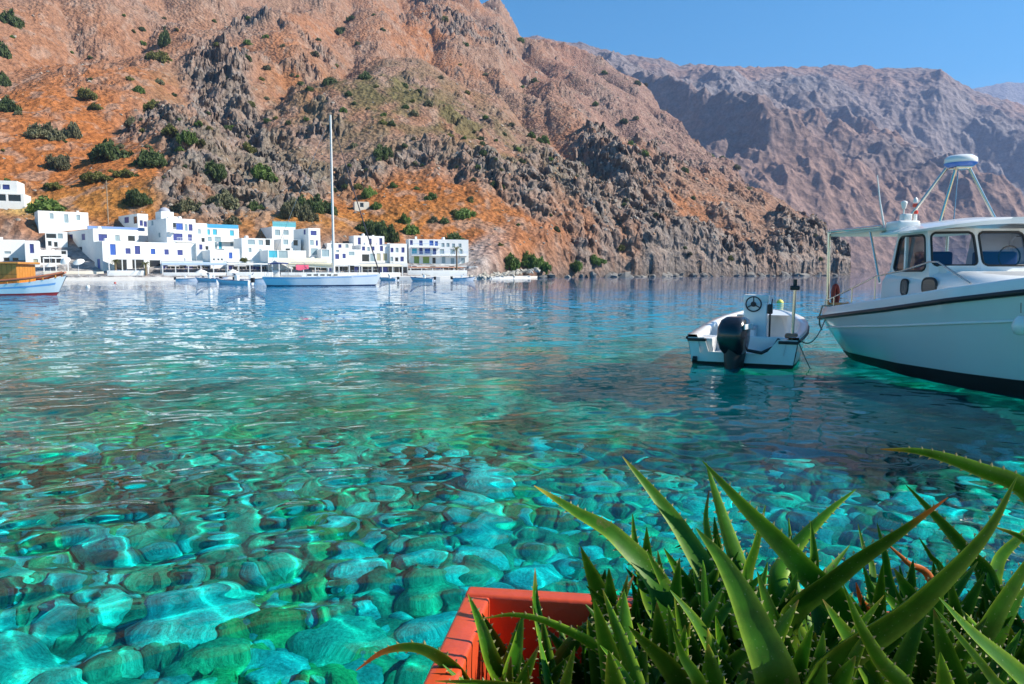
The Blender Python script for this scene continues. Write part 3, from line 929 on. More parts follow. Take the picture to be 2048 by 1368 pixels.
H.block(92, 136, 463, D=171, wins=[(103, 472, 2.2, 1.1, 'black'), (122, 472, 1.2, 1.1, 'grey'), (100, 487, 0.8, 1.2, 'black'), (112, 489, 0.8, 1.2, 'black')])
H = House('house', 'low white house with a plain front behind the wooden boat', -60, 158, 30)
H.block(-60, 50, 478, wins=[(15, 505, 1.4, 0.5, 'grey'), (30, 522, 1.2, 1.5, 'black'), (12, 522, 1.2, 1.5, 'black')])
H.block(50, 78, 481, D=157.5, wins=[(64, 497, 0.9, 1.9, 'violet'), (70, 522, 1.0, 0.8, 'tan')])
H.block(78, 134, 500, D=160, wins=[(90, 519, 2.2, 1.6, 'black'), (110, 519, 2.2, 1.6, 'black'), (127, 505, 1.0, 0.9, 'black')])

H = House('house', 'long white house with bluish shaded gable and indigo shutters by the beach', 188, 166, 45)
H.block(188, 278, 457, xl=136, wins=[(207, 475, 2.2, 1.5, 'violet'), (236, 476, 1.2, 1.3, 'grey'), (264, 477, 1.6, 1.3, 'black')],
        swins=[(143, 475, 3.2, 1.4, 'violet'), (168, 474, 2.6, 1.4, 'violet'), (146, 501, 2.4, 1.4, 'violet'), (161, 500, 2.6, 1.6, 'black')])
B = H.block(205, 398, 482, D=159, xl=188, wins=[(226, 499, 1.4, 2.3, 'blue'), (256, 502, 1.3, 1.2, 'violet'), (275, 500, 1.4, 1.8, 'violet'), (306, 503, 1.2, 1.2, 'blue'), (333, 504, 1.2, 1.2, 'violet'), (360, 505, 1.5, 1.2, 'violet'),
                                                   (240, 531, 2.5, 2.6, 'black'), (275, 531, 2.5, 2.6, 'black'), (310, 532, 2.6, 2.6, 'black'), (345, 532, 2.6, 2.6, 'black')], swins=[(196, 530, 2.0, 2.6, 'blue')])
r = MB().box(0, 12, 3.5, 3.9, zat(457, 188, 166), zat(450, 188, 166)); r.build('parapet', mat('blue_parapet', (0.16, 0.26, 0.5), 0.7), H.root)
H = House('house', 'small white house with dark windows wedged left of the tallest house', 278, 180, 45)
H.block(278, 299, 427, xl=240, wins=[(285, 446, 0.9, 1.3, 'violet'), (293, 448, 0.9, 1.3, 'violet')], swins=[(256, 440, 3.2, 1.4, 'violet'), (273, 440, 2.6, 1.8, 'black')])
H = House('house', 'tallest white house of the village with a grey dome on the roof', 335, 170, 45)
B = H.block(335, 393, 436, xl=297, wins=[(351, 452, 0.8, 1.5, 'black'), (361, 453, 1.9, 1.5, 'blue'), (374, 455, 0.8, 1.5, 'grey'), (383, 455, 1.1, 1.5, 'violet'), (357, 474, 2.6, 1.6, 'violet'), (381, 475, 1.2, 1.5, 'violet'), (381, 497, 1.2, 1.6, 'violet'), (356, 497, 1.2, 1.5, 'grey')],
            swins=[(307, 446, 1.2, 1.1, 'grey'), (320, 470, 1.2, 1.1, 'grey')])
H.balcony(B, 337, 350, 464); H.balcony(B, 352, 390, 484, 0.9)
H.block(393, 416, 446, D=176, wins=[(400, 463, 0.9, 1.1, 'grey'), (407, 480, 0.9, 1.1, 'black')])
o = B['o']
zt = B['z1'] - 0.45
MB().box(o.x + 0.6, o.x + 3.4, o.y + 4.5, o.y + 8.0, zt, zt + 2.2).build('stair_tower', WHITE, H.root)
MB().lathe([(1.25 * math.cos(t * math.pi / 12), 1.1 * math.sin(t * math.pi / 12)) for t in range(0, 6)] + [(0.02, 1.1)], 18, Matrix.Translation((o.x + 2.0, o.y + 6.2, zt + 2.2))).build('dome', mat('grey_dome', (0.35, 0.36, 0.42), 0.7), H.root)
MB().box(o.x + 2.6, o.x + 5.5, o.y + 7.5, o.y + 11, zt, zt + 1.4).build('roof_room', WHITE, H.root)

H = House('house', 'white house with turquoise shutters and a blue roof parapet', 410, 178, 38)
B = H.block(410, 479, 454, wins=[(417, 464, 1.2, 1.3, 'turq'), (431, 464, 1.2, 1.3, 'turq'), (465, 466, 1.2, 1.3, 'turq'), (415, 478, 2.6, 1.1, 'grey'), (436, 478, 1.8, 1.1, 'grey'), (432, 491, 0.7, 1.6, 'grey'), (441, 491, 0.9, 1.8, 'turq'), (466, 487, 1.4, 1.2, 'grey')])
mb = MB().box(0.1, B['L'] - 0.1, -0.06, -0.004, B['z1'] - 0.1, B['z1'] + 0.75).box(0.1, 0.16, 0, 6, B['z1'] - 0.1, B['z1'] + 0.75); mb.build('parapet', mat('sea_blue_parapet', (0.05, 0.33, 0.55), 0.6), H.root)
H.balcony(B, 440, 478, 483, 0.9)
H = House('house', 'low white annex with a single blue window below the turquoise-shuttered house', 420, 168, 38)
H.block(420, 449, 500, wins=[(427, 519, 0.5, 0.5, 'black'), (436, 519, 0.5, 0.5, 'black'), (443, 519, 0.5, 0.5, 'black')])
H.block(449, 484, 497, D=171, wins=[(461, 511, 1.0, 1.4, 'blue')])
H = House('house', 'long low white house with black openings behind the moored boats', 484, 173, 35)
H.block(484, 548, 476, wins=[(503, 484, 2.0, 1.1, 'grey'), (522, 485, 1.3, 1.1, 'grey'), (536, 485, 1.2, 1.5, 'black'), (500, 500, 0.8, 1.0, 'grey'), (521, 502, 0.8, 0.8, 'grey')])
H.block(536, 612, 500, D=170, wins=[(546, 508, 2.4, 1.6, 'turq'), (566, 508, 2.6, 1.8, 'grey')], wm=WHITE)
H = House('house', 'white house with a turquoise roof railing left of the mast', 545, 188, 35)
B = H.block(545, 592, 453, xl=508, wins=[(556, 465, 1.6, 1.4, 'grey'), (573, 465, 1.6, 1.2, 'grey')], swins=[(518, 460, 2.2, 1.1, 'violet'), (520, 470, 2.2, 1.3, 'violet')])
rl = MB()
for k in range(14): rl.box(0.2 + k * 0.45, 0.26 + k * 0.45, 0.05, 0.11, B['z1'], B['z1'] + 1.3)
rl.box(0.2, 6.2, 0.03, 0.13, B['z1'] + 1.3, B['z1'] + 1.4); rl.box(0.2, 6.2, 0.03, 0.13, B['z1'] + 0.6, B['z1'] + 0.7)
rl.box(0.3, 6.1, 0.07, 0.09, B['z1'], B['z1'] + 1.2)
rl.build('roof_railing', mat('turquoise_railing', (0.12, 0.42, 0.48), 0.5), H.root)
H.block(563, 602, 478, D=180, wins=[(572, 484, 1.5, 1.2, 'grey'), (592, 485, 1.2, 1.6, 'black'), (577, 503, 1.5, 1.5, 'black'), (591, 503, 0.8, 0.8, 'grey')])
H = House('house', 'narrow three-storey white house just left of the tall mast', 618, 181, 38)
B = H.block(618, 641, 456, xl=588, wins=[(628, 466, 1.9, 1.1, 'violet'), (624, 485, 1.2, 1.2, 'grey'), (634, 486, 0.7, 1.3, 'violet'), (629, 503, 2.3, 1.5, 'grey')], swins=[(610, 464, 1.2, 1.2, 'violet')])
st = MB()
for k in range(14): st.box(-1.1, -0.02, 0.4 + k * 0.6, 1.0 + k * 0.6, 1.5, 2.2 + k * 0.42)
st.build('staircase', BLUEWALL, H.root)
H = House('house', 'low white house with arched doorway right of the tall mast', 642, 179, 30)
H.block(642, 722, 498, wins=[(651, 506, 2.2, 1.7, 'grey'), (674, 513, 1.2, 1.2, 'violet'), (688, 512, 1.0, 1.1, 'violet'), (703, 507, 1.8, 0.9, 'grey'), (675, 502, 0.9, 0.5, 'grey')])
H = House('house', 'low white upper terrace house between the mast and the violet-door house', 655, 192, 30)
H.block(655, 706, 486, wins=[(665, 492, 1.0, .9, 'grey'), (680, 492, 1.0, .9, 'violet'), (694, 492, 1.0, .9, 'grey')])
H = House('house', 'small white cube house behind the low annex with one blue window', 452, 182, 38)
H.block(452, 482, 483, wins=[(460, 490, .9, 1.0, 'grey'), (472, 491, .9, 1.0, 'turq')])
H = House('house', 'white stepped house between the tallest house and the annex', 393, 172, 40)
H.block(393, 424, 486, wins=[(402, 494, .9, 1.2, 'violet'), (414, 496, .8, 1.0, 'black')])
H = House('house', 'white house with violet doors and a setback upper floor', 708, 196, 30)
H.block(708, 769, 471, xl=698, wins=[(719, 482, 1.0, 1.8, 'violet'), (741, 483, 0.9, 1.5, 'violet'), (762, 483, 1.0, 1.8, 'violet')])
H.block(722, 780, 490, D=187, wins=[(727, 497, 1.0, 1.0, 'violet'), (737, 498, 0.8, 1.0, 'grey'), (746, 497, 1.0, 1.0, 'violet'), (763, 497, 1.0, 1.3, 'violet'), (731, 516, 2.0, 1.9, 'black'), (745, 515, 1.6, 1.9, 'grey'), (757, 514, 1.3, 1.8, 'tan'), (770, 514, 1.5, 1.8, 'tan')])
H = House('house', 'small white house with six little windows beside the big hotel', 780, 190, 26)
H.block(780, 814, 487, wins=[(784, 500, 0.9, 1.1, 'violet'), (794, 500, 0.9, 1.1, 'grey'), (806, 500, 1.0, 1.3, 'violet'), (783, 518, 0.9, 1.1, 'grey'), (793, 519, 0.9, 1.1, 'black'), (804, 518, 1.1, 1.2, 'violet')])
H = House('hotel', 'large white three-storey hotel with blue balconies at the right end', 818, 193, 18)
H.railmat = mat('blue_railing', (0.3, 0.45, 0.72), 0.6)
B = H.block(818, 937, 478, xl=812, depth=10, wins=[(823, 485, 0.9, 1.2, 'violet'), (842, 486, 1.1, 1.3, 'violet'), (863, 486, 1.3, 1.3, 'blue'), (873, 487, 1.0, 1.2, 'blue'), (886, 490, 1.0, 1.0, 'grey'), (896, 490, 1.0, 1.0, 'grey'), (907, 491, 1.0, 1.0, 'grey'), (920, 491, 1.0, 1.0, 'grey'),
                                             (829, 502, 1.6, 1.4, 'turq'), (842, 502, 1.1, 1.6, 'violet'), (855, 502, 1.8, 1.3, 'blue'), (869, 503, 1.1, 1.6, 'violet'), (884, 503, 1.4, 1.2, 'grey'), (905, 503, 1.4, 1.2, 'grey'), (922, 503, 1.0, 1.2, 'grey'),
                                             (833, 520, 1.7, 1.9, 'green'), (852, 520, 2.1, 1.7, 'green'), (868, 521, 1.0, 1.7, 'black'), (887, 520, 1.2, 1.7, 'grey'), (905, 522, 1.2, 1.5, 'grey'), (926, 523, 1.2, 1.7, 'grey')])
H.balcony(B, 822, 880, 494.5, 1.1); H.balcony(B, 822, 880, 511, 1.1); H.balcony(B, 882, 934, 511, 1.0)
H = House('house', 'tiny white shed at the right foot of the hotel', 938, 190, 12)
H.block(938, 956, 533, depth=4, wins=[(947, 541, 0.8, 1.0, 'black')])
H = House('house', 'lone pale hut with a flat roof on the slope right of the mast', 711, hill_at(725, 418).y - 2, 20, wallmat=CREAM)
H.block(711, 740, 403, depth=4, yb=440, wins=[(725, 410, 1.2, 1.4, 'black')])

# low tavern rooms behind the awnings
def tavern(label, x0, x1, yt, D, a, n, depth=5.0):
    Hh = House('tavern', label, x0, D, a, 'tavern')
    wins = []
    for k in range(n):
        px = x0 + (x1 - x0) * (k + .5) / n
        wins.append((px, 540 + (2 if k % 3 else 0), 1.5 + 1.1 * ((k * 7) % 3) / 2, 2.1, 'black' if k % 4 else 'violet'))
    Hh.block(x0, x1, yt, depth=depth, wins=wins)
tavern('low tavern room with dark doorways behind the blue awning', 322, 455, 521, 165, 22, 11)
tavern('low tavern room with dark doorways behind the small motor boats', 455, 553, 523, 168.5, 20, 8)
tavern('low tavern room with dark doorways behind the wide cream awning', 556, 655, 519, 172, 20, 8)
tavern('low tavern room with dark doorways right of the mast foot', 655, 815, 526, 175, 20, 12)
tavern('dark tavern front on the ground floor of the hotel', 822, 934, 531, 188.5, 18, 9, 3.0)
# awnings and pergolas along the water front
def pergola(label, px0, px1, y_top, D, a, depth, mat_, posts, sag=0.25, valance=None, name='pergola', cat='pergola'):
    a_ = R(a)
    P0 = Vector((screen_s(px0) * D, D, 0))
    T = Vector((math.cos(a_), math.sin(a_), 0)); k = screen_s(px1)
    L = (k * P0.y - P0.x) / (T.x - k * T.y)
    z = zat(y_top, px0, D)
    root = empty(name, (P0.x, P0.y, 0), a_, label, cat, 'shades along the village water front')
    rows = []
    n = 9
    for j in range(4):
        v = depth * j / 3
        rows.append([Vector((L * i / n, v, z + sag * (j / 3) - 0.06 * math.sin(math.pi * ((i * 3 / n) % 1)))) for i in range(n + 1)])
    mb = MB().loft(rows, False)
    lo = [[p - Vector((0, 0, 0.08)) for p in r] for r in rows]
    mb.loft(lo, False)
    mb.add([*rows[0], *lo[0]], [(i, i + 1, n + 2 + i, n + 1 + i) for i in range(n)])
    cov = mb.build('cover', mat_, root)
    if valance:
        MB().box(0, L, -0.03, -0.004, z - valance, z - 0.02).build('valance', mat_, cov)
    for i in range(posts):
        u = 0.15 + (L - 0.3) * i / max(1, posts - 1)
        MB().box(u - .1, u + .1, 0.05, 0.25, 0.6, z - 0.1).build('post', WHITE, root)
AWN = mat('white_canvas', (0.76, 0.75, 0.7), 0.8, 0.05, 1.0)
CRA = mat('cream_canvas', (0.72, 0.66, 0.5), 0.8, 0.08, 1.0)
pergola('white flat porch roof on square posts under the indigo-shuttered house', 215, 322, 516, 155, 30, 4.5, WHITE, 5)
pergola('long pale blue awning over dark tables left of the moored boats', 322, 452, 526, 159, 22, 5.0, mat('pale_blue_canvas', (0.5, 0.62, 0.74), 0.8), 6, valance=0.4)
pergola('white awning with grey posts behind the small motor boats', 452, 545, 528, 163, 20, 4.5, AWN, 5)
pergola('wide cream awning sloping over the water front behind the yacht stern', 556, 655, 523, 166, 20, 5.0, CRA, 5, 0.9)
pergola('white awning over the terrace behind the yacht foredeck', 655, 720, 530, 169, 20, 4.5, AWN, 4, 0.6)
pergola('cream awning between the mast and the small six-window house', 722, 806, 532, 172, 20, 4.5, CRA, 5, 0.5)
pergola('white awning with a brown edge in front of the hotel', 820, 930, 535, 182, 18, 5.0, mat('brown_canvas', (0.4, 0.2, 0.12), 0.8), 6, 0.3)
pergola('white terrace roof behind the wooden boat', 84, 136, 516, 154, 28, 4.0, WHITE, 3)
# low terrace walls in front of the tables
def low_wall(label, px0, px1, D, a, h, m_=WHITE):
    a_ = R(a); P0 = Vector((screen_s(px0) * D, D, 0)); T = Vector((math.cos(a_), math.sin(a_), 0)); k = screen_s(px1)
    L = (k * P0.y - P0.x) / (T.x - k * T.y)
    o = MB().rbox(0, L, 0, 0.35, 0.4, h, 0.03).build('terrace_wall', m_, None, (P0.x, P0.y, 0)); o.rotation_euler.z = a_
    tag(o, label, 'wall', 'low walls along the water front')
low_wall('low white terrace wall on the beach left of the palm posts', 212, 290, 153, 25, 2.0)
low_wall('low white terrace wall in front of the blue awning', 325, 450, 156.5, 20, 1.6)
low_wall('low white terrace wall in front of the hotel', 815, 934, 179, 16, 2.1)
low_wall('low white terrace wall behind the small motor boats', 452, 545, 160, 18, 1.7)
low_wall('low white terrace wall behind the white yacht', 560, 800, 164, 18, 1.6)
low_wall('low stone terrace wall beside the parasols', 84, 205, 151.5, 26, 1.9, CREAM)

def parasol(px, py, D, r, label, tilt):
    p = at(px, py, D)
    root = empty('parasol', (p.x, p.y, 0.9), 0, label, 'parasol', 'parasols on the beach terrace')
    h = p.z - 0.9
    MB().tube([(0, 0, 0), (0, 0, h)], 0.04).build('pole', FRAME, root)
    c = MB().lathe([(r, -0.35), (r * 0.66, -0.12), (r * 0.33, 0.1), (0.05, 0.25)], 12, Matrix.Translation((0, 0, h)) @ Matrix.Rotation(R(tilt), 4, 'X')).build('canopy', AWN, root)
    MB().lathe([(0.22, 0), (0.22, 0.08), (0.06, 0.1)], 12).build('base', STEEL, root)
parasol(129, 519, 150, 1.0, 'white parasol tipped to the right, left of its twin', 45)
parasol(156, 521, 150, 1.1, 'white round parasol beside the bluish shaded gable', 35)
parasol(100, 528, 148, 0.9, 'white parasol half hidden by the wooden boat bow', 15)
parasol(465, 541, 156, 1.2, 'white parasol behind the small motor boats', 8)
parasol(402, 541, 153, 1.2, 'white parasol in front of the blue awning', 8)

# tables and chairs reduced to what shows: seat, back, legs
def chair_mesh():
    mb = MB().box(-.22, .22, -.22, .22, .42, .47).box(-.22, .22, .18, .22, .47, .9)
    for sx in (-.2, .2):
        for sy in (-.2, .2): mb.box(sx - .02, sx + .02, sy - .02, sy + .02, 0, .42)
    return mb
random.seed(3)
TABLE_M = MB().box(-.4, .4, -.4, .4, .70, .75).box(-.04, .04, -.04, .04, 0, .7).box(-.25, .25, -.25, .25, 0, .03).mesh('table', mat('blue_table', (0.12, 0.2, 0.45), 0.6))
CHAIR_M = chair_mesh().mesh('chair', mat('blue_chair', (0.16, 0.24, 0.4), 0.6))
AREA = [(300, 'white porch roof'), (452, 'pale blue awning'), (545, 'white awning behind the motor boats'), (655, 'wide cream awning'), (722, 'white terrace awning'), (806, 'right cream awning'), (2000, 'awning before the hotel')]
for k, (px, D) in enumerate([(228, 156.5), (244, 157.5), (262, 158.5), (342, 161), (362, 162), (384, 163), (408, 164), (432, 165), (470, 166), (492, 167), (515, 168), (580, 169), (602, 170), (628, 171), (672, 173), (697, 174), (740, 176), (768, 177), (840, 186), (866, 187), (895, 188)]):
    x = screen_s(px, 545) * D
    z = max(0.9, hill_z(x, D)) - 0.02
    where = next(n for q, n in AREA if px < q)
    t = link('table', TABLE_M, None, (x, D, z)); tag(t, 'small blue table under the ' + where, 'table', 'tables under the ' + where)
    for q in (-1, 1):
        c = link('chair', CHAIR_M, None, (x + 0.75 * q, D + 0.2, z)); c.rotation_euler.z = R(-90 * q)
        tag(c, 'blue chair beside a table under the ' + where, 'chair', 'chairs under the ' + where)

# the water front: a pale strip of beach and quay following the shore
def build_front():
    xs = np.linspace(-330, 1075, 200)
    ysh = np.interp(xs, CX, YS)
    rows = []
    prof = [(-9.0, -2.2), (-5.0, -0.5), (-2.0, 0.25), (-0.5, 0.62), (4.0, 0.98), (16.0, 1.02)]
    V = []
    for off, z in prof:
        Y = ysh + off
        X = (xs - 1024) / FPX / 1.0044 * Y
        V.append(np.stack([X, Y, z + 0.12 * fbm(X * 0.3, Y * 0.3, 3, 71) * (z < 0.9)], -1))
    V = np.array(V).reshape(-1, 3)
    me = grid_mesh('beach', V, len(prof), 200, mat('pale_pebbles', (0.56, 0.54, 0.5), 0.9, 0.25, 1.2, 0.6))
    tag(link('beach', me), 'pale pebble beach and paved water front before the houses', None, kind='structure')
build_front()
def quay_blocks():
    root = MB()
    a = [(530, 158.5), (640, 161.5), (760, 165.5), (880, 170), (1000, 182), (1062, 196)]
    pts = [Vector((screen_s(px, 552) * D, D, 0)) for px, D in a]
    top, bot, back = [p + Vector((0, 0, 0.6)) for p in pts], [p + Vector((0, 0, -3)) for p in pts], [p + Vector((0, 6, 0.75)) for p in pts]
    root.loft([bot, top, back], False)
    o = root.build('village_quay', mat('pale_quay_concrete', (0.6, 0.58, 0.54), 0.85, 0.15, 0.6, 0.4), fix=False)
    tag(o, 'pale concrete quay edge below the hotel', None, kind='structure')
quay_blocks()
# utility pole and mooring buoys
root = empty('utility_pole', hill_at(217, 448), 0, 'thin wooden utility pole on the orange slope behind the village', 'pole')
MB().tube([(0, 0, -1), (0, 0, 10.5)], [0.16, 0.1]).build('pole', mat('grey_wood', (0.3, 0.22, 0.15), 0.9), root)
MB().box(-0.7, 0.7, -0.06, 0.06, 9.6, 9.75).build('crossarm', mat('grey_wood', (0.3, 0.22, 0.15)), root)
def buoy(px, py, r, m_, label):
    D = CAM_H * 1.0 / -ray(px, py).z
    p = at(px, py, D)
    root = empty('buoy', (p.x, p.y, 0), 0, label, 'buoy')
    MB().lathe([(0.02, -r * .9), (r * .6, -r * .75), (r, 0), (r * .8, r * .6), (r * .3, r * .95), (.02, r)], 14).build('float', m_, root)
    MB().tube([(0, 0, r * .95), (0, 0, r * 1.35)], r * .12).build('eye', STEEL, root)
buoy(1560, 606, 0.2, mat('yellow_float', (0.75, 0.62, 0.12), 0.5), 'yellow and white mooring buoy floating beyond the small motor boat')
buoy(176, 574, 0.22, AWN, 'small white mooring buoy off the beach')
buoy(230, 566, 0.18, mat('red_float', (0.5, 0.08, 0.05), 0.5), 'tiny dark mooring buoy close to the beach')
# ------------------------------------------------------------------ shrubs, scrub and rocks on the slope, palms
def leaf_mat(name, a, b, tr=0.25):
    m, nt, bs = new_mat(name)
    L = nt.links.new
    ge = nd(nt, 'ShaderNodeNewGeometry'); oi = nd(nt, 'ShaderNodeObjectInfo')
    nz = nd(nt, 'ShaderNodeTexNoise', Scale=0.9, Detail=4.0, Roughness=0.7)
    L(ge.outputs['Position'], nz.inputs['Vector'])
    r = nd(nt, 'ShaderNodeMapRange'); r.inputs['From Min'].default_value = 0.3; r.inputs['From Max'].default_value = 0.7
    L(nz.outputs['Fac'], r.inputs['Value'])
    mx = nd(nt, 'ShaderNodeMix', data_type='RGBA'); mx.inputs['A'].default_value = (*a, 1); mx.inputs['B'].default_value = (*b, 1)
    L(r.outputs[0], mx.inputs['Factor'])
    hv = nd(nt, 'ShaderNodeHueSaturation')
    r2 = nd(nt, 'ShaderNodeMapRange'); r2.inputs['To Min'].default_value = 0.7; r2.inputs['To Max'].default_value = 1.25
    L(oi.outputs['Random'], r2.inputs['Value']); L(r2.outputs[0], hv.inputs['Value']); L(mx.outputs['Result'], hv.inputs['Color'])
    L(hv.outputs[0], bs.inputs['Base Color'])
    bs.inputs['Roughness'].default_value = 0.6
    bs.inputs['Specular IOR Level'].default_value = 0.25
    t = nd(nt, 'ShaderNodeBsdfTranslucent'); L(hv.outputs[0], t.inputs['Color'])
    ms = nd(nt, 'ShaderNodeMixShader', Fac=tr)
    L(bs.outputs[0], ms.inputs[1]); L(t.outputs[0], ms.inputs[2]); L(ms.outputs[0], nt.nodes['Material Output'].inputs['Surface'])
    return m
LEAF = {'green': leaf_mat('green_leaves', (0.07, 0.13, 0.03), (0.17, 0.25, 0.05)), 'dark': leaf_mat('dark_green_leaves', (0.045, 0.075, 0.028), (0.12, 0.165, 0.05)),
        'grey': leaf_mat('grey_green_leaves', (0.10, 0.11, 0.055), (0.21, 0.2, 0.11)), 'olive': leaf_mat('olive_scrub_leaves', (0.10, 0.11, 0.03), (0.2, 0.2, 0.05))}
BARK = mat('shrub_bark', (0.16, 0.11, 0.07), 0.9, 0.2, 3.0)
def foliage_arrays(seed, nclump=34, per=60, size=0.13, flat=0.75):
    """leaf-sized quads in clumps filling a unit dome"""
    r = np.random.default_rng(seed)
    V, F = [], []
    cl = []
    for _ in range(nclump):
        d = r.normal(size=3); d /= np.linalg.norm(d); d[2] = abs(d[2]) * flat - 0.12
        cl.append((d * (0.45 + 0.5 * r.random()), 0.14 + 0.26 * r.random()))
    for c, rad in cl:
        dirs = r.normal(size=(per, 3)); dirs /= np.linalg.norm(dirs, axis=1)[:, None]
        pts = c + dirs * rad * (0.55 + 0.5 * r.random((per, 1)))
        for p, d in zip(pts, dirs):
            n = d + 0.7 * r.normal(size=3); n /= np.linalg.norm(n)
            a = np.cross(n, r.normal(size=3)); a /= np.linalg.norm(a); b = np.cross(n, a)
            s = size * (0.6 + 0.8 * r.random())
            k = len(V)
            V += [p - a * s, p + b * s * .5, p + a * s, p - b * s * .5]
            F.append((k, k + 1, k + 2, k + 3))
    return np.array(V), np.array(F)
FOL = [foliage_arrays(500 + i) for i in range(4)]
FOL_M = {}
def foliage_mesh(i, kind):
    if (i, kind) not in FOL_M:
        FOL_M[(i, kind)] = fast_mesh(bpy.data.meshes.new('foliage'), FOL[i][0], FOL[i][1], LEAF[kind], smooth=False)
    return FOL_M[(i, kind)]
STEM_M = MB()
for k in range(5):
    a = k * 1.3
    STEM_M.tube([(0, 0, -0.3), (0.1 * math.cos(a), 0.1 * math.sin(a), 0.15), (0.42 * math.cos(a), 0.42 * math.sin(a), 0.45)], [0.05, 0.04, 0.015], 5)
STEM_M = STEM_M.mesh('stems', BARK)
random.seed(21)
def shrub(px, py, w, kind, label, h=None, group='shrubs on the hillside', name='shrub', cat='shrub'):
    """w, h: size in pixels of the photograph; (px,py) the middle of its foot"""
    p = hill_at(px, py)
    if p.y > 1000: p = hill_at(px, py + 4)
    k = p.y / FPX
    sx = w * 0.5 * k; sz = (h or w * 0.6) * k
    root = empty(name, (p.x, p.y, p.z - 0.12 * sz), random.random() * 6.28, label, cat, group)
    f = link('foliage', foliage_mesh(random.randrange(4), kind), root); f.scale = (sx, sx * 0.9, sz * 1.05)
    if w > 24:
        for q in range(2 if w < 45 else 3):
            a_ = random.random() * 6.28; k_ = random.uniform(.4, .62)
            f2 = link('foliage', foliage_mesh(random.randrange(4), kind), root, (math.cos(a_) * sx * .75, math.sin(a_) * sx * .7, random.uniform(-.05, .15) * sz)); f2.scale = (sx * k_, sx * k_, sz * random.uniform(.45, .9))
        f.scale = (sx * .78, sx * .72, sz * 1.05)
    s = link('stem', STEM_M, root); s.scale = (sx, sx, sz)
    return root
shrub(216, 318, 84, 'dark', 'largest round dark green bush on the orange slope', 44)
shrub(100, 275, 62, 'grey', 'wide grey-green bush, left one of a touching pair on the orange slope', 40)
shrub(146, 273, 46, 'grey', 'grey-green bush, right one of a touching pair on the orange slope', 38)
shrub(298, 326, 58, 'dark', 'dark bush leaning downhill right of the largest round bush', 40)
shrub(124, 334, 48, 'grey', 'grey thorny bush below the touching pair', 34)
shrub(18, 222, 52, 'dark', 'dark green bush at the left edge, lowest of the column of three', 34)
shrub(6, 170, 40, 'dark', 'dark green bush at the left edge, middle of the column of three', 36)
shrub(6, 112, 34, 'dark', 'dark green bush at the left edge, topmost of the column of three', 32)
shrub(24, 50, 46, 'dark', 'dark ragged bush near the upper left corner', 36)
shrub(194, 360, 62, 'olive', 'flat olive green shrub below the largest round bush', 20)
shrub(256, 352, 42, 'olive', 'small olive shrub right of the flat olive shrub', 18)
shrub(112, 376, 40, 'olive', 'low olive shrub above the house with three windows', 15)
shrub(272, 404, 58, 'dark', 'dark bush above the roof of the tallest house', 34)
shrub(92, 420, 78, 'green', 'bright green tree spreading above the cream earth bank', 34)
shrub(426, 358, 42, 'dark', 'dark green bush at the foot of the grey rocks', 32)
shrub(530, 352, 48, 'green', 'green bush among grey rocks left of the mast top', 28)
shrub(450, 412, 66, 'grey', 'wide grey-green bush above the turquoise-shuttered house', 38)
shrub(375, 420, 54, 'grey', 'dry grey bush behind the tallest house', 30)
shrub(508, 418, 36, 'dark', 'small dark bush right of the wide grey-green bush', 22)
shrub(585, 428, 50, 'grey', 'grey tree, left of the dark grove by the mast', 38)
shrub(612, 436, 40, 'grey', 'grey tree standing lowest in the grove by the mast', 40)
shrub(640, 420, 54, 'dark', 'dark tree in the grove right behind the mast', 44)
shrub(606, 414, 44, 'dark', 'dark tree at the top of the grove left of the mast', 30)
shrub(466, 446, 44, 'grey', 'dusty shrub just above the blue roof parapet', 22)
shrub(764, 476, 54, 'dark', 'dark tree behind the house with violet doors', 46)
shrub(740, 464, 44, 'dark', 'dark tree left of the tree behind the violet-door house', 34)
shrub(764, 308, 38, 'dark', 'dark bush on the slope right of the mast top', 28)
shrub(738, 392, 34, 'green', 'green bush above the lone pale hut', 24)
shrub(756, 416, 28, 'green', 'small green bush right of the lone pale hut', 18)
shrub(820, 466, 34, 'green', 'green bush in the orange gully above the hotel', 26)
shrub(806, 446, 30, 'green', 'green bush highest in the orange gully above the hotel', 26)
shrub(906, 482, 44, 'dark', 'dark bush rising behind the hotel roof', 24)
shrub(932, 432, 38, 'green', 'green bush on the slope up right of the hotel', 22)
shrub(888, 446, 18, 'dark', 'small dark bush, right one of two dots above the hotel', 16)
shrub(866, 444, 18, 'grey', 'small dark bush, left one of two dots above the hotel', 16)
shrub(1016, 532, 42, 'green', 'round green tree at the shore right of the hotel', 32)
shrub(1056, 528, 46, 'green', 'green tree, left half of the leaning pair at the shore', 30)
shrub(1080, 534, 40, 'green', 'green tree, right half of the leaning pair at the shore', 26)
shrub(1150, 540, 32, 'green', 'small green bush at the foot of the cave cliff', 20)
shrub(1190, 542, 40, 'green', 'low green bush nearest the rocky shore', 18)
shrub(862, 398, 24, 'green', 'green tuft under the orange rock face', 18)
shrub(1088, 285, 32, 'green', 'green bush on top of the grey crag', 20)
shrub(732, 158, 26, 'dark', 'dark bush high on the slope above the olive patch', 18)
shrub(662, 168, 30, 'dark', 'dark bush left of the bush above the olive patch', 18)
shrub(678, 70, 20, 'dark', 'single dark bush high on the bare upper slope', 14)
shrub(714, 90, 14, 'dark', 'tiny dark bush right of the bush on the bare upper slope', 9)
shrub(330, 90, 28, 'dark', 'dark bush in the crack left of the grey crags', 40)
shrub(320, 118, 44, 'olive', 'olive bush on the orange ledge below the crack', 24)
shrub(180, 196, 42, 'olive', 'olive bush among pale rocks on the left slope', 26)
shrub(274, 184, 26, 'green', 'green bush left of the grey crags', 18)
shrub(302, 220, 36, 'olive', 'olive bush lower left of the grey crags', 24)
shrub(340, 272, 34, 'olive', 'olive bush beside the leaning tree', 24)
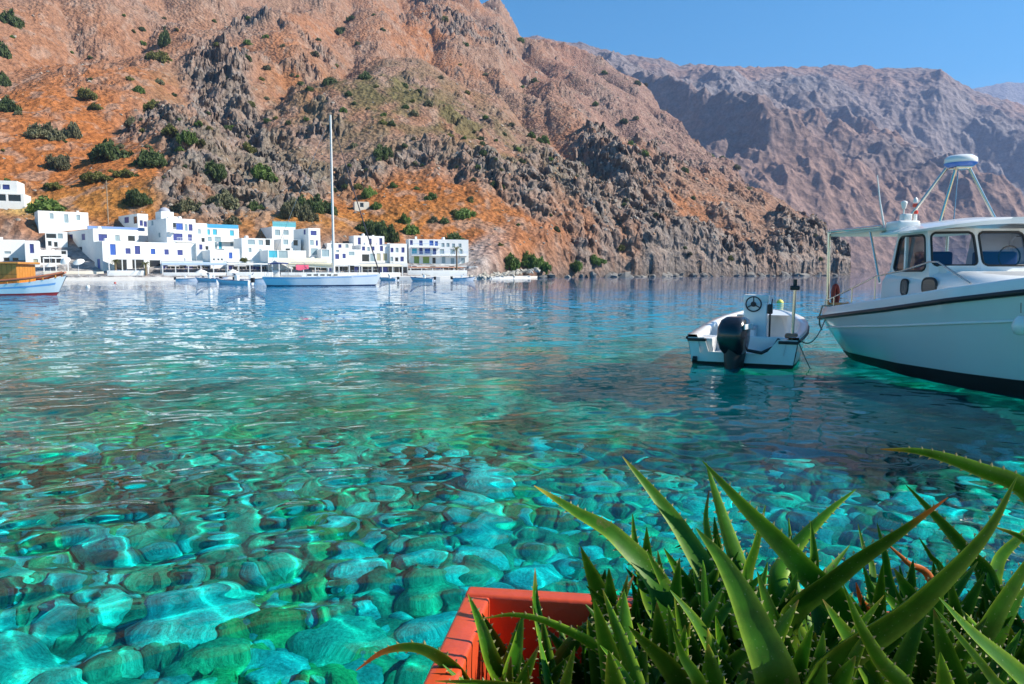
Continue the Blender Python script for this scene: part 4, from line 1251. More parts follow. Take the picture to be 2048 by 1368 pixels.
shrub(374, 282, 34, 'green', 'leaning green tree casting shade on the rocks', 26)
shrub(262, 248, 26, 'grey', 'grey tuft above the orange scar', 24)
shrub(492, 300, 36, 'olive', 'pale green bush in the middle of the grey rocks', 20)
shrub(190, 218, 26, 'olive', 'small olive tuft below the pale rocks on the left slope', 14)
random.seed(77)
k = 0
while k < 170:                                           # the many small ones
    px, py = random.uniform(0, 1640), random.uniform(20, 540)
    p = hill_at(px, py)
    if p.y > 950 or p.z < 6: continue
    dens = math.exp(-((px - 850) / 330) ** 2 - ((py - 260) / 150) ** 2) + 0.35 * math.exp(-((px - 420) / 250) ** 2 - ((py - 260) / 200) ** 2) + 0.3 * math.exp(-((px - 1200) / 250) ** 2 - ((py - 430) / 100) ** 2) + 0.12
    if random.random() > dens: continue
    if px < 940 and py > 430: continue
    kd = random.choice(['dark', 'green', 'olive', 'grey', 'dark'])
    where = 'high on the upper slope' if py < 130 else 'on the left orange slope' if px < 340 else 'among the grey crags in the middle' if px < 620 else 'around the olive patch right of the mast' if px < 960 and py < 330 else 'on the orange slope above the hotel' if px < 1000 else 'on the crags of the headland'
    nm = {'dark': 'dark green', 'green': 'green', 'olive': 'olive', 'grey': 'grey-green'}[kd]
    shrub(px, py, random.uniform(8, 19), kd, 'small %s shrub %s' % (nm, where), None, 'small %s shrubs %s' % (nm, where))
    k += 1

def scatter_hill():
    """low scrub and loose rocks, too many to count"""
    r = np.random.default_rng(4)
    H = HG
    ni, nj = H['X'].shape
    lx, ly = H['px'], H['py']
    V, F, off = [], [], 0
    fv, ff = FOL[0]
    sel = r.choice(len(ff), 46, replace=False)
    base = fv[ff[sel].ravel()]; bf = np.arange(184).reshape(-1, 4)
    n = 0
    while n < 4200:
        i, j = r.integers(60, ni - 5), r.integers(5, nj - 5)
        px, py = lx[i, j], ly[i, j]
        dens = 0.8 * math.exp(-((px - 830) / 260) ** 2 - ((py - 230) / 90) ** 2) + 0.35 * math.exp(-((px - 1150) / 300) ** 2 - ((py - 400) / 90) ** 2) + 0.25 * math.exp(-((px - 450) / 250) ** 2 - ((py - 250) / 220) ** 2) + 0.05
        if r.random() > dens or py > 545 or py < -20: continue
        y = H['Y'][i, j]; s = (1.4 + 4.6 * r.random() ** 3) * y / FPX
        a = r.random() * 6.28
        M = np.array([[math.cos(a), -math.sin(a), 0], [math.sin(a), math.cos(a), 0], [0, 0, 0.8]])
        V.append((base * np.array([1, 1, 1])) @ M.T * s * np.array([1.3, 1.3, 1]) + np.array([H['X'][i, j], y, H['Z'][i, j]]))
        F.append(bf + off); off += 184; n += 1
    me = fast_mesh(bpy.data.meshes.new('scrub'), np.concatenate(V), np.concatenate(F), LEAF['grey'], smooth=False)
    tag(link('scrub', me), 'olive and brown low scrub speckling the hillside', None, kind='stuff')
    # loose rocks
    m = rock_material('loose_rock', 1.5, 0.6, (0.6, 1.3), 0.4)
    bm_meshes = []
    for q in range(10):
        bm = bmesh.new(); bmesh.ops.create_icosphere(bm, subdivisions=1, radius=1.0)
        co = np.array([v.co[:] for v in bm.verts]); co *= (1 + 0.35 * r.normal(size=(len(co), 1)) * 0.6); co *= np.array([1.0, 0.8, 0.75])
        fs = np.array([[v.index for v in f.verts] for f in bm.faces]); bm.free()
        bm_meshes.append((co, fs))
    shared = []
    for q in range(10):
        co, fs = bm_meshes[q]
        g = np.array([0.3, 0.26, 0.22]) * (0.85 + 0.4 * r.random())
        shared.append(fast_mesh(bpy.data.meshes.new('rock'), co, fs, m, np.tile(g, (len(co), 1)), smooth=False))
    big, V, F, Cc, off, n = [], [], [], [], 0, 0
    while n < 5200:
        i, j = r.integers(20, ni - 5), r.integers(5, nj - 5)
        px, py = lx[i, j], ly[i, j]
        if py < -20 or py > 556: continue
        if px < 945 and H['Y'][i, j] - np.interp(px, CX, YS) < 30: continue
        if r.random() > 0.12 + 0.9 * H['rock'][i, j]: continue
        s = (0.7 + 2.4 * r.random() ** 3) * (H['Y'][i, j] / FPX) * 1.6
        if px > 960 and py > 535: s *= 1.6
        co, fs = bm_meshes[n % 10]
        pos = np.array([H['X'][i, j], H['Y'][i, j], H['Z'][i, j] - 0.2 * s])
        if s * FPX / pos[1] > 4.1 and len(big) < 220:
            o = link('rock', shared[n % 10], hillside, tuple(pos)); o.scale = (s, s, s * (0.7 + 0.6 * r.random())); o.rotation_euler = (r.normal(0, .4), r.normal(0, .4), r.random() * 6.28); big.append(o)
        else:
            a = r.random() * 6.28
            M = np.array([[math.cos(a), -math.sin(a), 0], [math.sin(a), math.cos(a), 0], [0, 0, 0.7 + 0.6 * r.random()]])
            V.append(co @ M.T * s + pos); F.append(fs + off); off += len(co)
            g = (np.array([0.31, 0.27, 0.23]) if r.random() < 0.7 else np.array([0.42, 0.24, 0.14])) * (0.7 + 0.6 * r.random())
            Cc.append(np.tile(g, (len(co), 1)))
        n += 1
    me = fast_mesh(bpy.data.meshes.new('loose_rocks'), np.concatenate(V), np.concatenate(F), m, np.concatenate(Cc), smooth=False)
    o = link('loose_rocks', me, hillside); o['kind'] = 'stuff'
    # pale boulders piled along the shore right of the hotel
    pm = mat('pale_boulder', (0.42, 0.38, 0.32), 0.9, 0.35, 1.5, 0.5)
    ps = [fast_mesh(bpy.data.meshes.new('boulder'), bm_meshes[q][0], bm_meshes[q][1], pm, smooth=False) for q in range(10)]
    for q in range(120):
        px = r.uniform(940, 1080); D = np.interp(px, [940, 1062, 1080], [172, 195, 200]) + r.uniform(-1.0, 8)
        x = screen_s(px, 550) * D; s = r.uniform(0.25, 0.85)
        o = link('boulder', ps[q % 10], hillside, (x, D, 0.4 + 0.25 * r.random() + 0.08 * max(0, D - 180))); o.scale = (s * 1.3, s, s * .6); o.rotation_euler = (r.normal(0, .5), r.normal(0, .5), r.random() * 6.28)
    gm = mat('wet_shore_rock', (0.2, 0.18, 0.16), 0.8, 0.4, 1.0, 0.6)
    gs = [fast_mesh(bpy.data.meshes.new('shore_rock'), bm_meshes[q][0], bm_meshes[q][1], gm, smooth=False) for q in range(10)]
    for q in range(75):
        px = r.uniform(1080, 1668); D = np.interp(px, CX, YS) + r.uniform(-7, 3)
        x = screen_s(px, 550) * D; s = r.uniform(0.6, 2.0)
        o = link('shore_rock', gs[q % 10], hillside, (x, D, r.uniform(-.2, .5))); o.scale = (s * 1.4, s, s * r.uniform(.5, 1.0)); o.rotation_euler = (r.normal(0, .4), r.normal(0, .4), r.random() * 6.28)
scatter_hill()

def palm(px, py_top, D, label, h0=0.9, fr=2.2, small=False):
    p = at(px, py_top, D)
    root = empty('palm_tree', (p.x, p.y, h0), 0, label, 'palm tree')
    h = p.z - h0
    MB().tube([(0, 0, 0), (0.05, 0, h * .5), (0, 0, h)], [0.26, 0.2, 0.17], 10).build('trunk', mat('palm_bark', (0.2, 0.14, 0.09), 0.9, 0.3, 5.0), root)
    mb = MB()
    for k in range(16):
        a = k * 2.4; el = R(60 - 8 * (k % 11)); 
        d = Vector((math.cos(a), math.sin(a), 0)); pts = []
        for t in range(7):
            u = t / 6
            pts.append(Vector((0, 0, h)) + d * fr * u * math.cos(el) + Vector((0, 0, fr * (u * math.sin(el) - 0.75 * u * u))))
        side = Vector((-d.y, d.x, 0))
        for t in range(6):
            a0, a1 = pts[t], pts[t + 1]; w = 0.36 * (1 - t / 7)
            for s in (-1, 1):
                for g in range(3):
                    b = a0.lerp(a1, g / 3); e = a0.lerp(a1, (g + 0.7) / 3)
                    mb.add([b, e, e + side * s * w + Vector((0, 0, -.14)) + d * .12], [(0, 1, 2)])
    mb.build('crown', LEAF['olive'], root, fix=False)
palm(913, 497, 184, 'palm tree with drooping brown fronds in front of the hotel', 0.9, 2.4)
palm(230, 522, 154, 'small palm tree under the white porch roof', 0.9, 1.5)
palm(291, 527, 156, 'small palm tree at the right end of the white porch', 0.9, 1.7)
# potted creeper on the terrace
p = at(489, 524, 165)
root = empty('planter_box', (p.x, p.y, p.z - 0.2), R(20), 'yellow-green hedge box on the terrace behind the small motor boats', 'planter')
MB().box(-1.1, 1.1, -.25, .25, 0, .35).build('box', WHITE, root)
f = link('foliage', foliage_mesh(1, 'olive'), root, (0, 0, .3)); f.scale = (1.1, .4, 1.2)
# ------------------------------------------------------------------ boats
GEL = mat('white_gelcoat', (0.80, 0.80, 0.79), 0.22, 0.03, 1.5, coat=0.4, dirt=((0.6, 0.58, 0.5), 1.2, 0.25))
GEL2 = mat('offwhite_gelcoat', (0.70, 0.71, 0.72), 0.35, 0.05, 3.0, dirt=((0.5, 0.48, 0.42), 3.0, 0.3))
BLACKP = mat('black_antifouling', (0.012, 0.012, 0.014), 0.6, 0.2, 4.0)
RUBBER = mat('black_rubber', (0.018, 0.018, 0.02), 0.5, 0.2)
CHROME = mat('stainless_tube', (0.62, 0.58, 0.52), 0.2, 0.05, metal=1.0)
NAVY = mat('navy_vinyl', (0.02, 0.04, 0.16), 0.55, 0.1)
ROPE = mat('grey_rope', (0.33, 0.32, 0.26), 0.9, 0.2, 20)
WOODV = mat('varnished_wood', (0.52, 0.22, 0.04), 0.3, 0.3, 3.0, coat=0.3)
def pane_mat():
    m, nt, bs = new_mat('tinted_boat_glass')
    L = nt.links.new
    t = nd(nt, 'ShaderNodeBsdfTransparent'); t.inputs['Color'].default_value = (0.55, 0.65, 0.8, 1)
    g = nd(nt, 'ShaderNodeBsdfGlossy', Roughness=0.02)
    f = nd(nt, 'ShaderNodeFresnel', IOR=1.5)
    ad = nd(nt, 'ShaderNodeMath', operation='MULTIPLY_ADD'); ad.inputs[1].default_value = 1.6; ad.inputs[2].default_value = 0.03
    L(f.outputs[0], ad.inputs[0])
    mx = nd(nt, 'ShaderNodeMixShader'); L(ad.outputs[0], mx.inputs[0]); L(t.outputs[0], mx.inputs[1]); L(g.outputs[0], mx.inputs[2])
    L(mx.outputs[0], nt.nodes['Material Output'].inputs['Surface'])
    return m
PANE = pane_mat()

class Hull:
    """u runs from stern to bow; half sections from keel to sheer"""
    def __init__(s, us, hb, wl, zs, draft=0.45, rake_s=0.4, rake_b=0.6, L=None, bulge=0.85):
        s.us, s.hb, s.wl, s.zs = us, hb, wl, zs
        s.draft, s.rs, s.rb, s.bulge = draft, rake_s, rake_b, bulge
        s.L = us[-1]
    def pt(s, u, f, side, off=0.0):
        """f: -1 keel, 0 waterline, 1 sheer"""
        hb, wl, zs = (float(np.interp(u, s.us, a)) for a in (s.hb, s.wl, s.zs))
        if f >= 0:
            y = wl + (hb - wl) * (f ** s.bulge); z = zs * f
        else:
            y = wl * math.sqrt(max(0.0, 1 - f * f)); z = f * s.draft
        k = 1 - (f if f > 0 else 0)
        st = max(0.0, 1 - u / (0.22 * s.L)); bw = max(0.0, (u - 0.72 * s.L) / (0.28 * s.L))
        x = u + s.rs * st * k - s.rb * bw * k * (1 if f >= 0 else 1.15)
        return Vector((x, side * (y + off), z))
    def skin(s, f0, f1, nf=8, nu=28, off=0.0, both=True):
        mb = MB()
        U = [s.L * (1 - (1 - i / nu) ** 1.25) for i in range(nu + 1)]
        Fs = [f0 + (f1 - f0) * i / nf for i in range(nf + 1)]
        for side in ((-1, 1) if both else (-1,)):
            mb.loft([[s.pt(u, f, side, off) for f in Fs] for u in U])
        return mb, U, Fs
    def transom(s, mb, f0, f1, n=6, u=0.0):
        Fs = [f0 + (f1 - f0) * i / n for i in range(n + 1)]
        mb.loft([[s.pt(u, f, -1) for f in Fs], [s.pt(u, f, 1) for f in Fs]], False)
    def edge(s, f, side, off=0.0, dz=0.0, n=30, u0=0.0, u1=None):
        u1 = s.L if u1 is None else u1
        return [s.pt(u0 + (u1 - u0) * (1 - (1 - i / n) ** 1.25), f, side, off) + Vector((0, 0, dz)) for i in range(n + 1)]

# ---- the cabin boat at the right edge
def panel(root, A, B, Cc, Dd, rect, rad, th=0.05, name='cabin_wall', walls=None, glass=PANE, gasket=RUBBER):
    """quad A B C D (bottom left, bottom right, top right, top left) with a rounded window opening"""
    x0, x1, y0, y1 = rect
    P = lambda a, b: (A * (1 - a) + B * a) * (1 - b) + (Dd * (1 - a) + Cc * a) * b
    N = (B - A).cross(Dd - A).normalized()
    n = 10
    outer, inner = [], []
    cs = [(0, 0), (1, 0), (1, 1), (0, 1)]
    for k in range(4):
        (ax, ay), (bx, by) = cs[k], cs[(k + 1) % 4]
        for i in range(n):
            t = i / n
            qx, qy = ax + (bx - ax) * t, ay + (by - ay) * t
            outer.append(P(qx, qy))
            sx, sy = x0 + (x1 - x0) * qx, y0 + (y1 - y0) * qy
            ccx = min(max(sx, x0 + rad), x1 - rad); ccy = min(max(sy, y0 + rad), y1 - rad)
            d = Vector((sx - ccx, sy - ccy))
            if abs(sx - ccx) > 1e-6 and abs(sy - ccy) > 1e-6:
                d = d.normalized() * rad; sx, sy = ccx + d.x, ccy + d.y
            inner.append(P(sx, sy))
    m = 4 * n
    walls.add(outer + inner, [(k, (k + 1) % m, m + (k + 1) % m, m + k) for k in range(m)])
    walls.add(inner + [p - N * th for p in inner], [(k, (k + 1) % m, m + (k + 1) % m, m + k) for k in range(m)])
    w = MB().tube(inner + [inner[0]], 0.02, 6, False).build('window', gasket, root)
    pn = MB().add([p - N * 0.02 for p in inner], [tuple(range(m))]).build('pane', glass, w, fix=False)
    return w

def cabin_boat():
    root = empty('cabin_boat', (7.87, 16.0, 0), R(-90), 'white cabin boat with radar mast and black waterline at the right edge', 'boat')
    us = [0, .3, .8, 1.5, 3.5, 5, 6, 7, 7.6, 8.1]
    H = Hull(us, [1.10, 1.42, 1.55, 1.62, 1.62, 1.48, 1.25, .82, .42, .04], [.62, .92, 1.12, 1.24, 1.34, 1.16, .86, .42, .17, .02], [.72, .75, .79, .86, 1.08, 1.28, 1.41, 1.55, 1.64, 1.72], 0.5, 0.55, 0.7, bulge=0.72)
    mb, _, _ = H.skin(0.06, 1.0, 12, 40); H.transom(mb, 0.06, 1.0); mb.build('hull', mat('shaded_white_gelcoat', (0.68, 0.71, 0.70), 0.18, 0.03, 1.0, coat=0.5), root)  # greenish shade on the white hull is put into its colour
    mb, _, _ = H.skin(-1.0, 0.06, 6, 40); H.transom(mb, -1.0, 0.06)
    mb.build('bottom', BLACKP, root)
    st = MB()
    for s in (-1, 1): st.loft([[p, p + Vector((0, 0, 0.0))] for p in []] or [[H.pt(u, 0.055, s, 0.006), H.pt(u, 0.17, s, 0.006)] for u in np.linspace(0.02, 7.9, 40)])
    st.build('boot_stripe', BLACKP, root)
    rr = MB()
    for s in (-1, 1): rr.tube(H.edge(1.0, s, 0.02), 0.042, 8)
    rr.tube([H.pt(0, 1, -1, 0.02), H.pt(0, 1, 1, 0.02)], 0.042, 8)
    rr.build('rub_rail', RUBBER, root)
    tl = MB()
    for s in (-1, 1): tl.tube(H.edge(0.74, s, 0.004, u0=0.05, u1=7.8), 0.022, 6)
    tl.build('trim_line', GEL, root)
    # bulwark above the black rail
    bw = MB()
    for s in (-1, 1):
        rows = []
        for i in range(41):
            u = 8.08 * (1 - (1 - i / 40) ** 1.25); p = H.pt(u, 1, s)
            ins = 0.05 if u < 7.6 else 0.01
            rows.append([p + Vector((0, 0, .04)), p + Vector((0, -s * 0.01, .17)), p + Vector((0, -s * (.02 + ins * .3), .2)), p + Vector((0, -s * (0.03 + ins), .2)), p + Vector((0, -s * (0.04 + ins), .0))])
        bw.loft(rows)
    a, b = H.pt(0, 1, -1), H.pt(0, 1, 1)
    bw.rbox(-0.03, 0.06, a.y, b.y, a.z + 0.03, a.z + 0.2, 0.02)
    bw.build('bulwark', GEL, root)
    dk = MB().loft([[H.pt(u, 1, -1, -0.06) + Vector((0, 0, -.06)), H.pt(u, 1, 1, -0.06) + Vector((0, 0, -.06))] for u in np.linspace(0.05, 7.9, 24)])
    dk.build('deck', GEL2, root)
    # low trunk cabin with two portholes a side
    def ring(z, hw, u0, u1, nose):
        pts = []
        for i in range(9):
            t = i / 8; a = math.pi * (t - 0.5)
            pts.append(Vector((u1 + nose * math.cos(a), hw * math.sin(a), z)) if True else None)
        return [Vector((u0, -hw, z))] + pts + [Vector((u0, hw, z))]
    tr = MB()
    R0 = ring(0.9, 1.16, 2.3, 4.7, 1.3); R1 = ring(1.52, 1.13, 2.3, 4.6, 1.15); R2 = ring(1.70, 1.03, 2.3, 4.5, 1.0); R3 = ring(1.76, 0.85, 2.3, 4.4, 0.8)
    for q, rg in enumerate((R1, R2, R3)):
        for v in rg:
            if v.x > 3.9: v.z -= (v.x - 3.9) * 0.10
    tr.loft([R0, R1, R2, R3]); tr.add(R3, [tuple(range(len(R3)))])
    trunk = tr.build('trunk_cabin', GEL, root)
    for s in (-1, 1):
        for (u, z, a, b) in ((3.1, 1.44, .11, .13), (3.86, 1.47, .2, .13)):
            c = Vector((u, s * 1.135, z))
            loop = [c + Vector((a * math.copysign(abs(math.cos(t)) ** .7, math.cos(t)), 0.0, b * math.copysign(abs(math.sin(t)) ** .7, math.sin(t)))) for t in [k * math.pi / 12 for k in range(24)]]
            w = MB().tube(loop + [loop[0]], 0.022, 6, False).build('porthole', RUBBER, trunk)
            MB().add([p + Vector((0, s * .012, 0)) for p in loop], [tuple(range(24))]).build('pane', mat('porthole_glass', (0.03, 0.03, 0.025), 0.08, 0.2), trunk, fix=False)
    # wheelhouse walls with window openings
    zb, zt = 1.55, 2.40
    bo = [(2.35, -1.06), (3.78, -1.09), (4.1, -.42), (4.1, .42), (3.78, 1.09), (2.35, 1.06)]
    to = [(2.55, -1.0), (3.52, -1.02), (3.78, -.40), (3.78, .40), (3.52, 1.02), (2.55, 1.0)]
    wl = MB()
    rects = [(0.10, 0.92, 0.2, 0.9), (0.07, 0.95, 0.3, 0.93), (0.05, 0.95, 0.3, 0.93), (0.05, 0.93, 0.3, 0.93), (0.08, 0.9, 0.2, 0.9)]
    for k in range(5):
        A, B = Vector((*bo[k], zb)), Vector((*bo[k + 1], zb)); Cc, Dd = Vector((*to[k + 1], zt)), Vector((*to[k], zt))
        panel(root, A, B, Cc, Dd, rects[k], 0.1, walls=wl)
    wl.add([Vector((*bo[0], zb)), Vector((*to[0], zt)), Vector((2.55, -0.5, zt)), Vector((2.35, -0.5, zb))], [(0, 1, 2, 3)])
    wl.add([Vector((*bo[5], zb)), Vector((*to[5], zt)), Vector((2.55, 0.3, zt)), Vector((2.35, 0.3, zb))], [(0, 1, 2, 3)])
    wl.build('wheelhouse', GEL, root, fix=False)
    # side window divider
    MB().box(2.92, 2.97, -1.075, -1.03, 1.72, 2.3).build('window_divider', GEL, root)
    # cambered roof with a brow
    rf_t, rf_b = [], []
    outl = [(2.1, 1.12), (2.6, 1.2), (3.4, 1.2), (3.8, 1.12), (4.1, .9), (4.28, .55), (4.34, .2)]
    for (u, w) in outl:
        rt, rb_ = [], []
        for i in range(13):
            v = w * (i / 6 - 1); h = 0.2 * (1 - (v / 1.25) ** 2) * (1 - 0.35 * max(0, (u - 3.4)))
            e = abs(i / 6 - 1)
            rt.append(Vector((u, v, 2.41 + h - 0.035 * (e > .99)))); rb_.append(Vector((u - 0.02, v * 0.985, 2.345 + h * 0.75)))
        rf_t.append(rt); rf_b.append(rb_)
    rf = MB().loft(rf_t); rf.loft(rf_b)
    rim_t = [r[0] for r in rf_t] + rf_t[-1][1:] + [r[-1] for r in rf_t[::-1][1:]] + rf_t[0][::-1][1:]
    rim_b = [r[0] for r in rf_b] + rf_b[-1][1:] + [r[-1] for r in rf_b[::-1][1:]] + rf_b[0][::-1][1:]
    rf.loft([rim_t, rim_b])
    roof = rf.build('cabin_roof', GEL, root)
    # inside: seats, dash, wheel
    MB().rbox(2.9, 3.15, -.9, -.35, 1.3, 2.05, .05).build('helm_seat', NAVY, root)
    MB().rbox(2.9, 3.15, .1, .75, 1.3, 2.05, .05).build('helm_seat', NAVY, root)
    MB().box(3.5, 4.0, -.95, .95, 1.56, 1.8).build('dashboard', GEL2, root)
    MB().tube([Vector((3.42, .42 + .18 * math.cos(k * math.pi / 10), 1.95 + .18 * math.sin(k * math.pi / 10))) for k in range(21)], .014, 6, False).build('steering_wheel', RUBBER, root)
    # aft canopy on posts
    ca = MB()
    ca.rbox(0.1, 2.3, -1.22, 1.22, 2.44, 2.5, .02)
    can = ca.build('canopy', mat('canopy_cream', (0.66, 0.60, 0.48), 0.6, 0.08), root)
    fr = MB()
    for s in (-1, 1): fr.tube([(2.3, s * 1.2, 2.52), (0.15, s * 1.24, 2.54)], .028, 8)
    fr.tube([(0.15, -1.24, 2.54), (0.15, 1.24, 2.54)], .028, 8)
    fr.build('canopy_frame', CHROME, can)
    for s in (-1, 1):
        MB().tube([(0.2, s * 1.22, .8), (0.17, s * 1.24, 2.52)], .035, 8).build('post', CHROME, can)
    MB().tube([(1.9, -1.2, 2.46), (2.25, -1.15, 1.5)], .022, 8).build('brace', CHROME, can)
    # rails
    ra = MB()
    ra.tube([(0.25, -1.3, 1.1), (1.0, -1.44, 1.2), (2.4, -1.3, 1.62), (3.2, -1.24, 1.72), (3.95, -1.2, 1.86), (4.15, -1.18, 1.86), (4.9, -1.1, 1.53)], .015, 7)
    ra.build('hand_rail', CHROME, root)
    for (u, v, z0, z1) in ((.25, -1.3, .9, 1.1), (1.0, -1.44, .98, 1.2), (2.4, -1.3, 1.1, 1.62), (1.7, -1.4, 1.02, 1.4)):
        MB().tube([(u, v, z0), (u, v, z1)], .013, 6).build('stanchion', CHROME, root)
    # radar on its tripod
    ct = Vector((2.95, -.2, 3.5))
    mast = MB()
    mast.rbox(2.82, 3.08, -.33, -.07, 3.45, 3.5, .01)
    mo = mast.build('radar_mast', CHROME, root)
    for (u, v, z) in ((2.5, -.95, 2.45), (2.9, -.48, 2.55), (3.2, .3, 2.57), (3.35, -.5, 2.54)):
        MB().tube([ct + Vector(((u - 3) * .18, (v + .2) * .25, -.02)), (u, v, z)], .027 if (u, v) != (3.35, -.5) else .01, 8).build('leg', CHROME, mo)
    rd = MB().lathe([(.18, 0), (.24, .03), (.255, .08), (.25, .13), (.18, .18), (.02, .19)], 24, Matrix.Translation(ct)).build('radar_dome', GEL, mo)
    MB().lathe([(.188, -.01), (.243, .024), (.256, .05)], 24, Matrix.Translation(ct)).build('band', mat('blue_band', (0.03, 0.14, 0.5), .4), rd)
    # roof gear
    MB().tube([(2.25, -1.1, 2.45), (2.2, -1.19, 3.0), (2.17, -1.24, 3.45)], [.02, .014, .008], 6).build('antenna', GEL, root)
    g = MB().rbox(2.25, 2.75, -1.1, -.72, 2.43, 2.6, .04).rbox(2.5, 2.7, -.98, -.85, 2.6, 2.72, .02); g.build('roof_box', GEL, root)
    gp = MB().tube([(2.5, -.9, 2.6), (2.5, -.9, 2.84)], .014, 6).lathe([(.03, 0), (.055, .1), (.055, .12), (.02, .14)], 12, Matrix.Translation((2.5, -.9, 2.82))); gp.build('gps_antenna', GEL, root)
    nl = MB().tube([(2.6, -.75, 2.6), (2.6, -.75, 2.8)], .035, 10).build('signal_light', GEL, root)
    for z in (2.72, 2.84): MB().lathe([(.045, 0), (.05, .03), (.045, .06)], 12, Matrix.Translation((2.6, -.75, z))).build('red_lens', mat('red_lens', (0.65, 0.05, 0.03), .3), nl)
    MB().lathe([(.04, 0), (.04, .05), (.01, .09)], 12, Matrix.Translation((2.6, -.75, 2.92))).build('lamp_cap', GEL, nl)
    # things on the after deck
    cl = MB().rbox(.4, .5, -1.36, -1.1, .92, 1.0, .02).build('cleat', CHROME, root)
    return H
BH = cabin_boat()
def w_big(u, v, z): return Vector((7.87 + v, 16 - u, z))
root = empty('crate', w_big(0.75, -1.05, 0.78), R(10), 'orange and cream crate on the after deck of the cabin boat', 'crate')
CM = mat('orange_crate', (0.62, 0.25, 0.07), .6, .15)
for k in range(3): MB().box(-.2, .2, -.3, .3, .02 + k * .1, .09 + k * .1).build('slat', CM if k != 1 else CREAM, root)
for sx in (-1, 1):
    for sy in (-1, 1): MB().box(sx * .215 - .015, sx * .215 + .015, sy * .315 - .015, sy * .315 + .015, 0, .3).build('corner_post', CM, root)
lb = MB()
lb.tube([w_big(.28, -1.1 + .05 * math.cos(k * math.pi / 12), 1.22 + .2 * math.sin(k * math.pi / 12)) for k in range(25)], .045, 10, False)
o = lb.build('lifebuoy', mat('dark_red_float', (0.28, 0.03, 0.02), .5), None); tag(o, 'dark red lifebuoy hung on the stern post of the cabin boat', 'lifebuoy')
root = empty('fender', w_big(6.25, -1.25, 1.0), 0, 'white round fender hanging on the hull at the right edge', 'fender')
MB().lathe([(.02, -.12), (.07, -.1), (.1, 0), (.07, .09), (.03, .13)], 16).build('ball', GEL, root); MB().tube([(0, 0, .17), (0.02, .04, .3)], .008, 6).build('lanyard', ROPE, root)

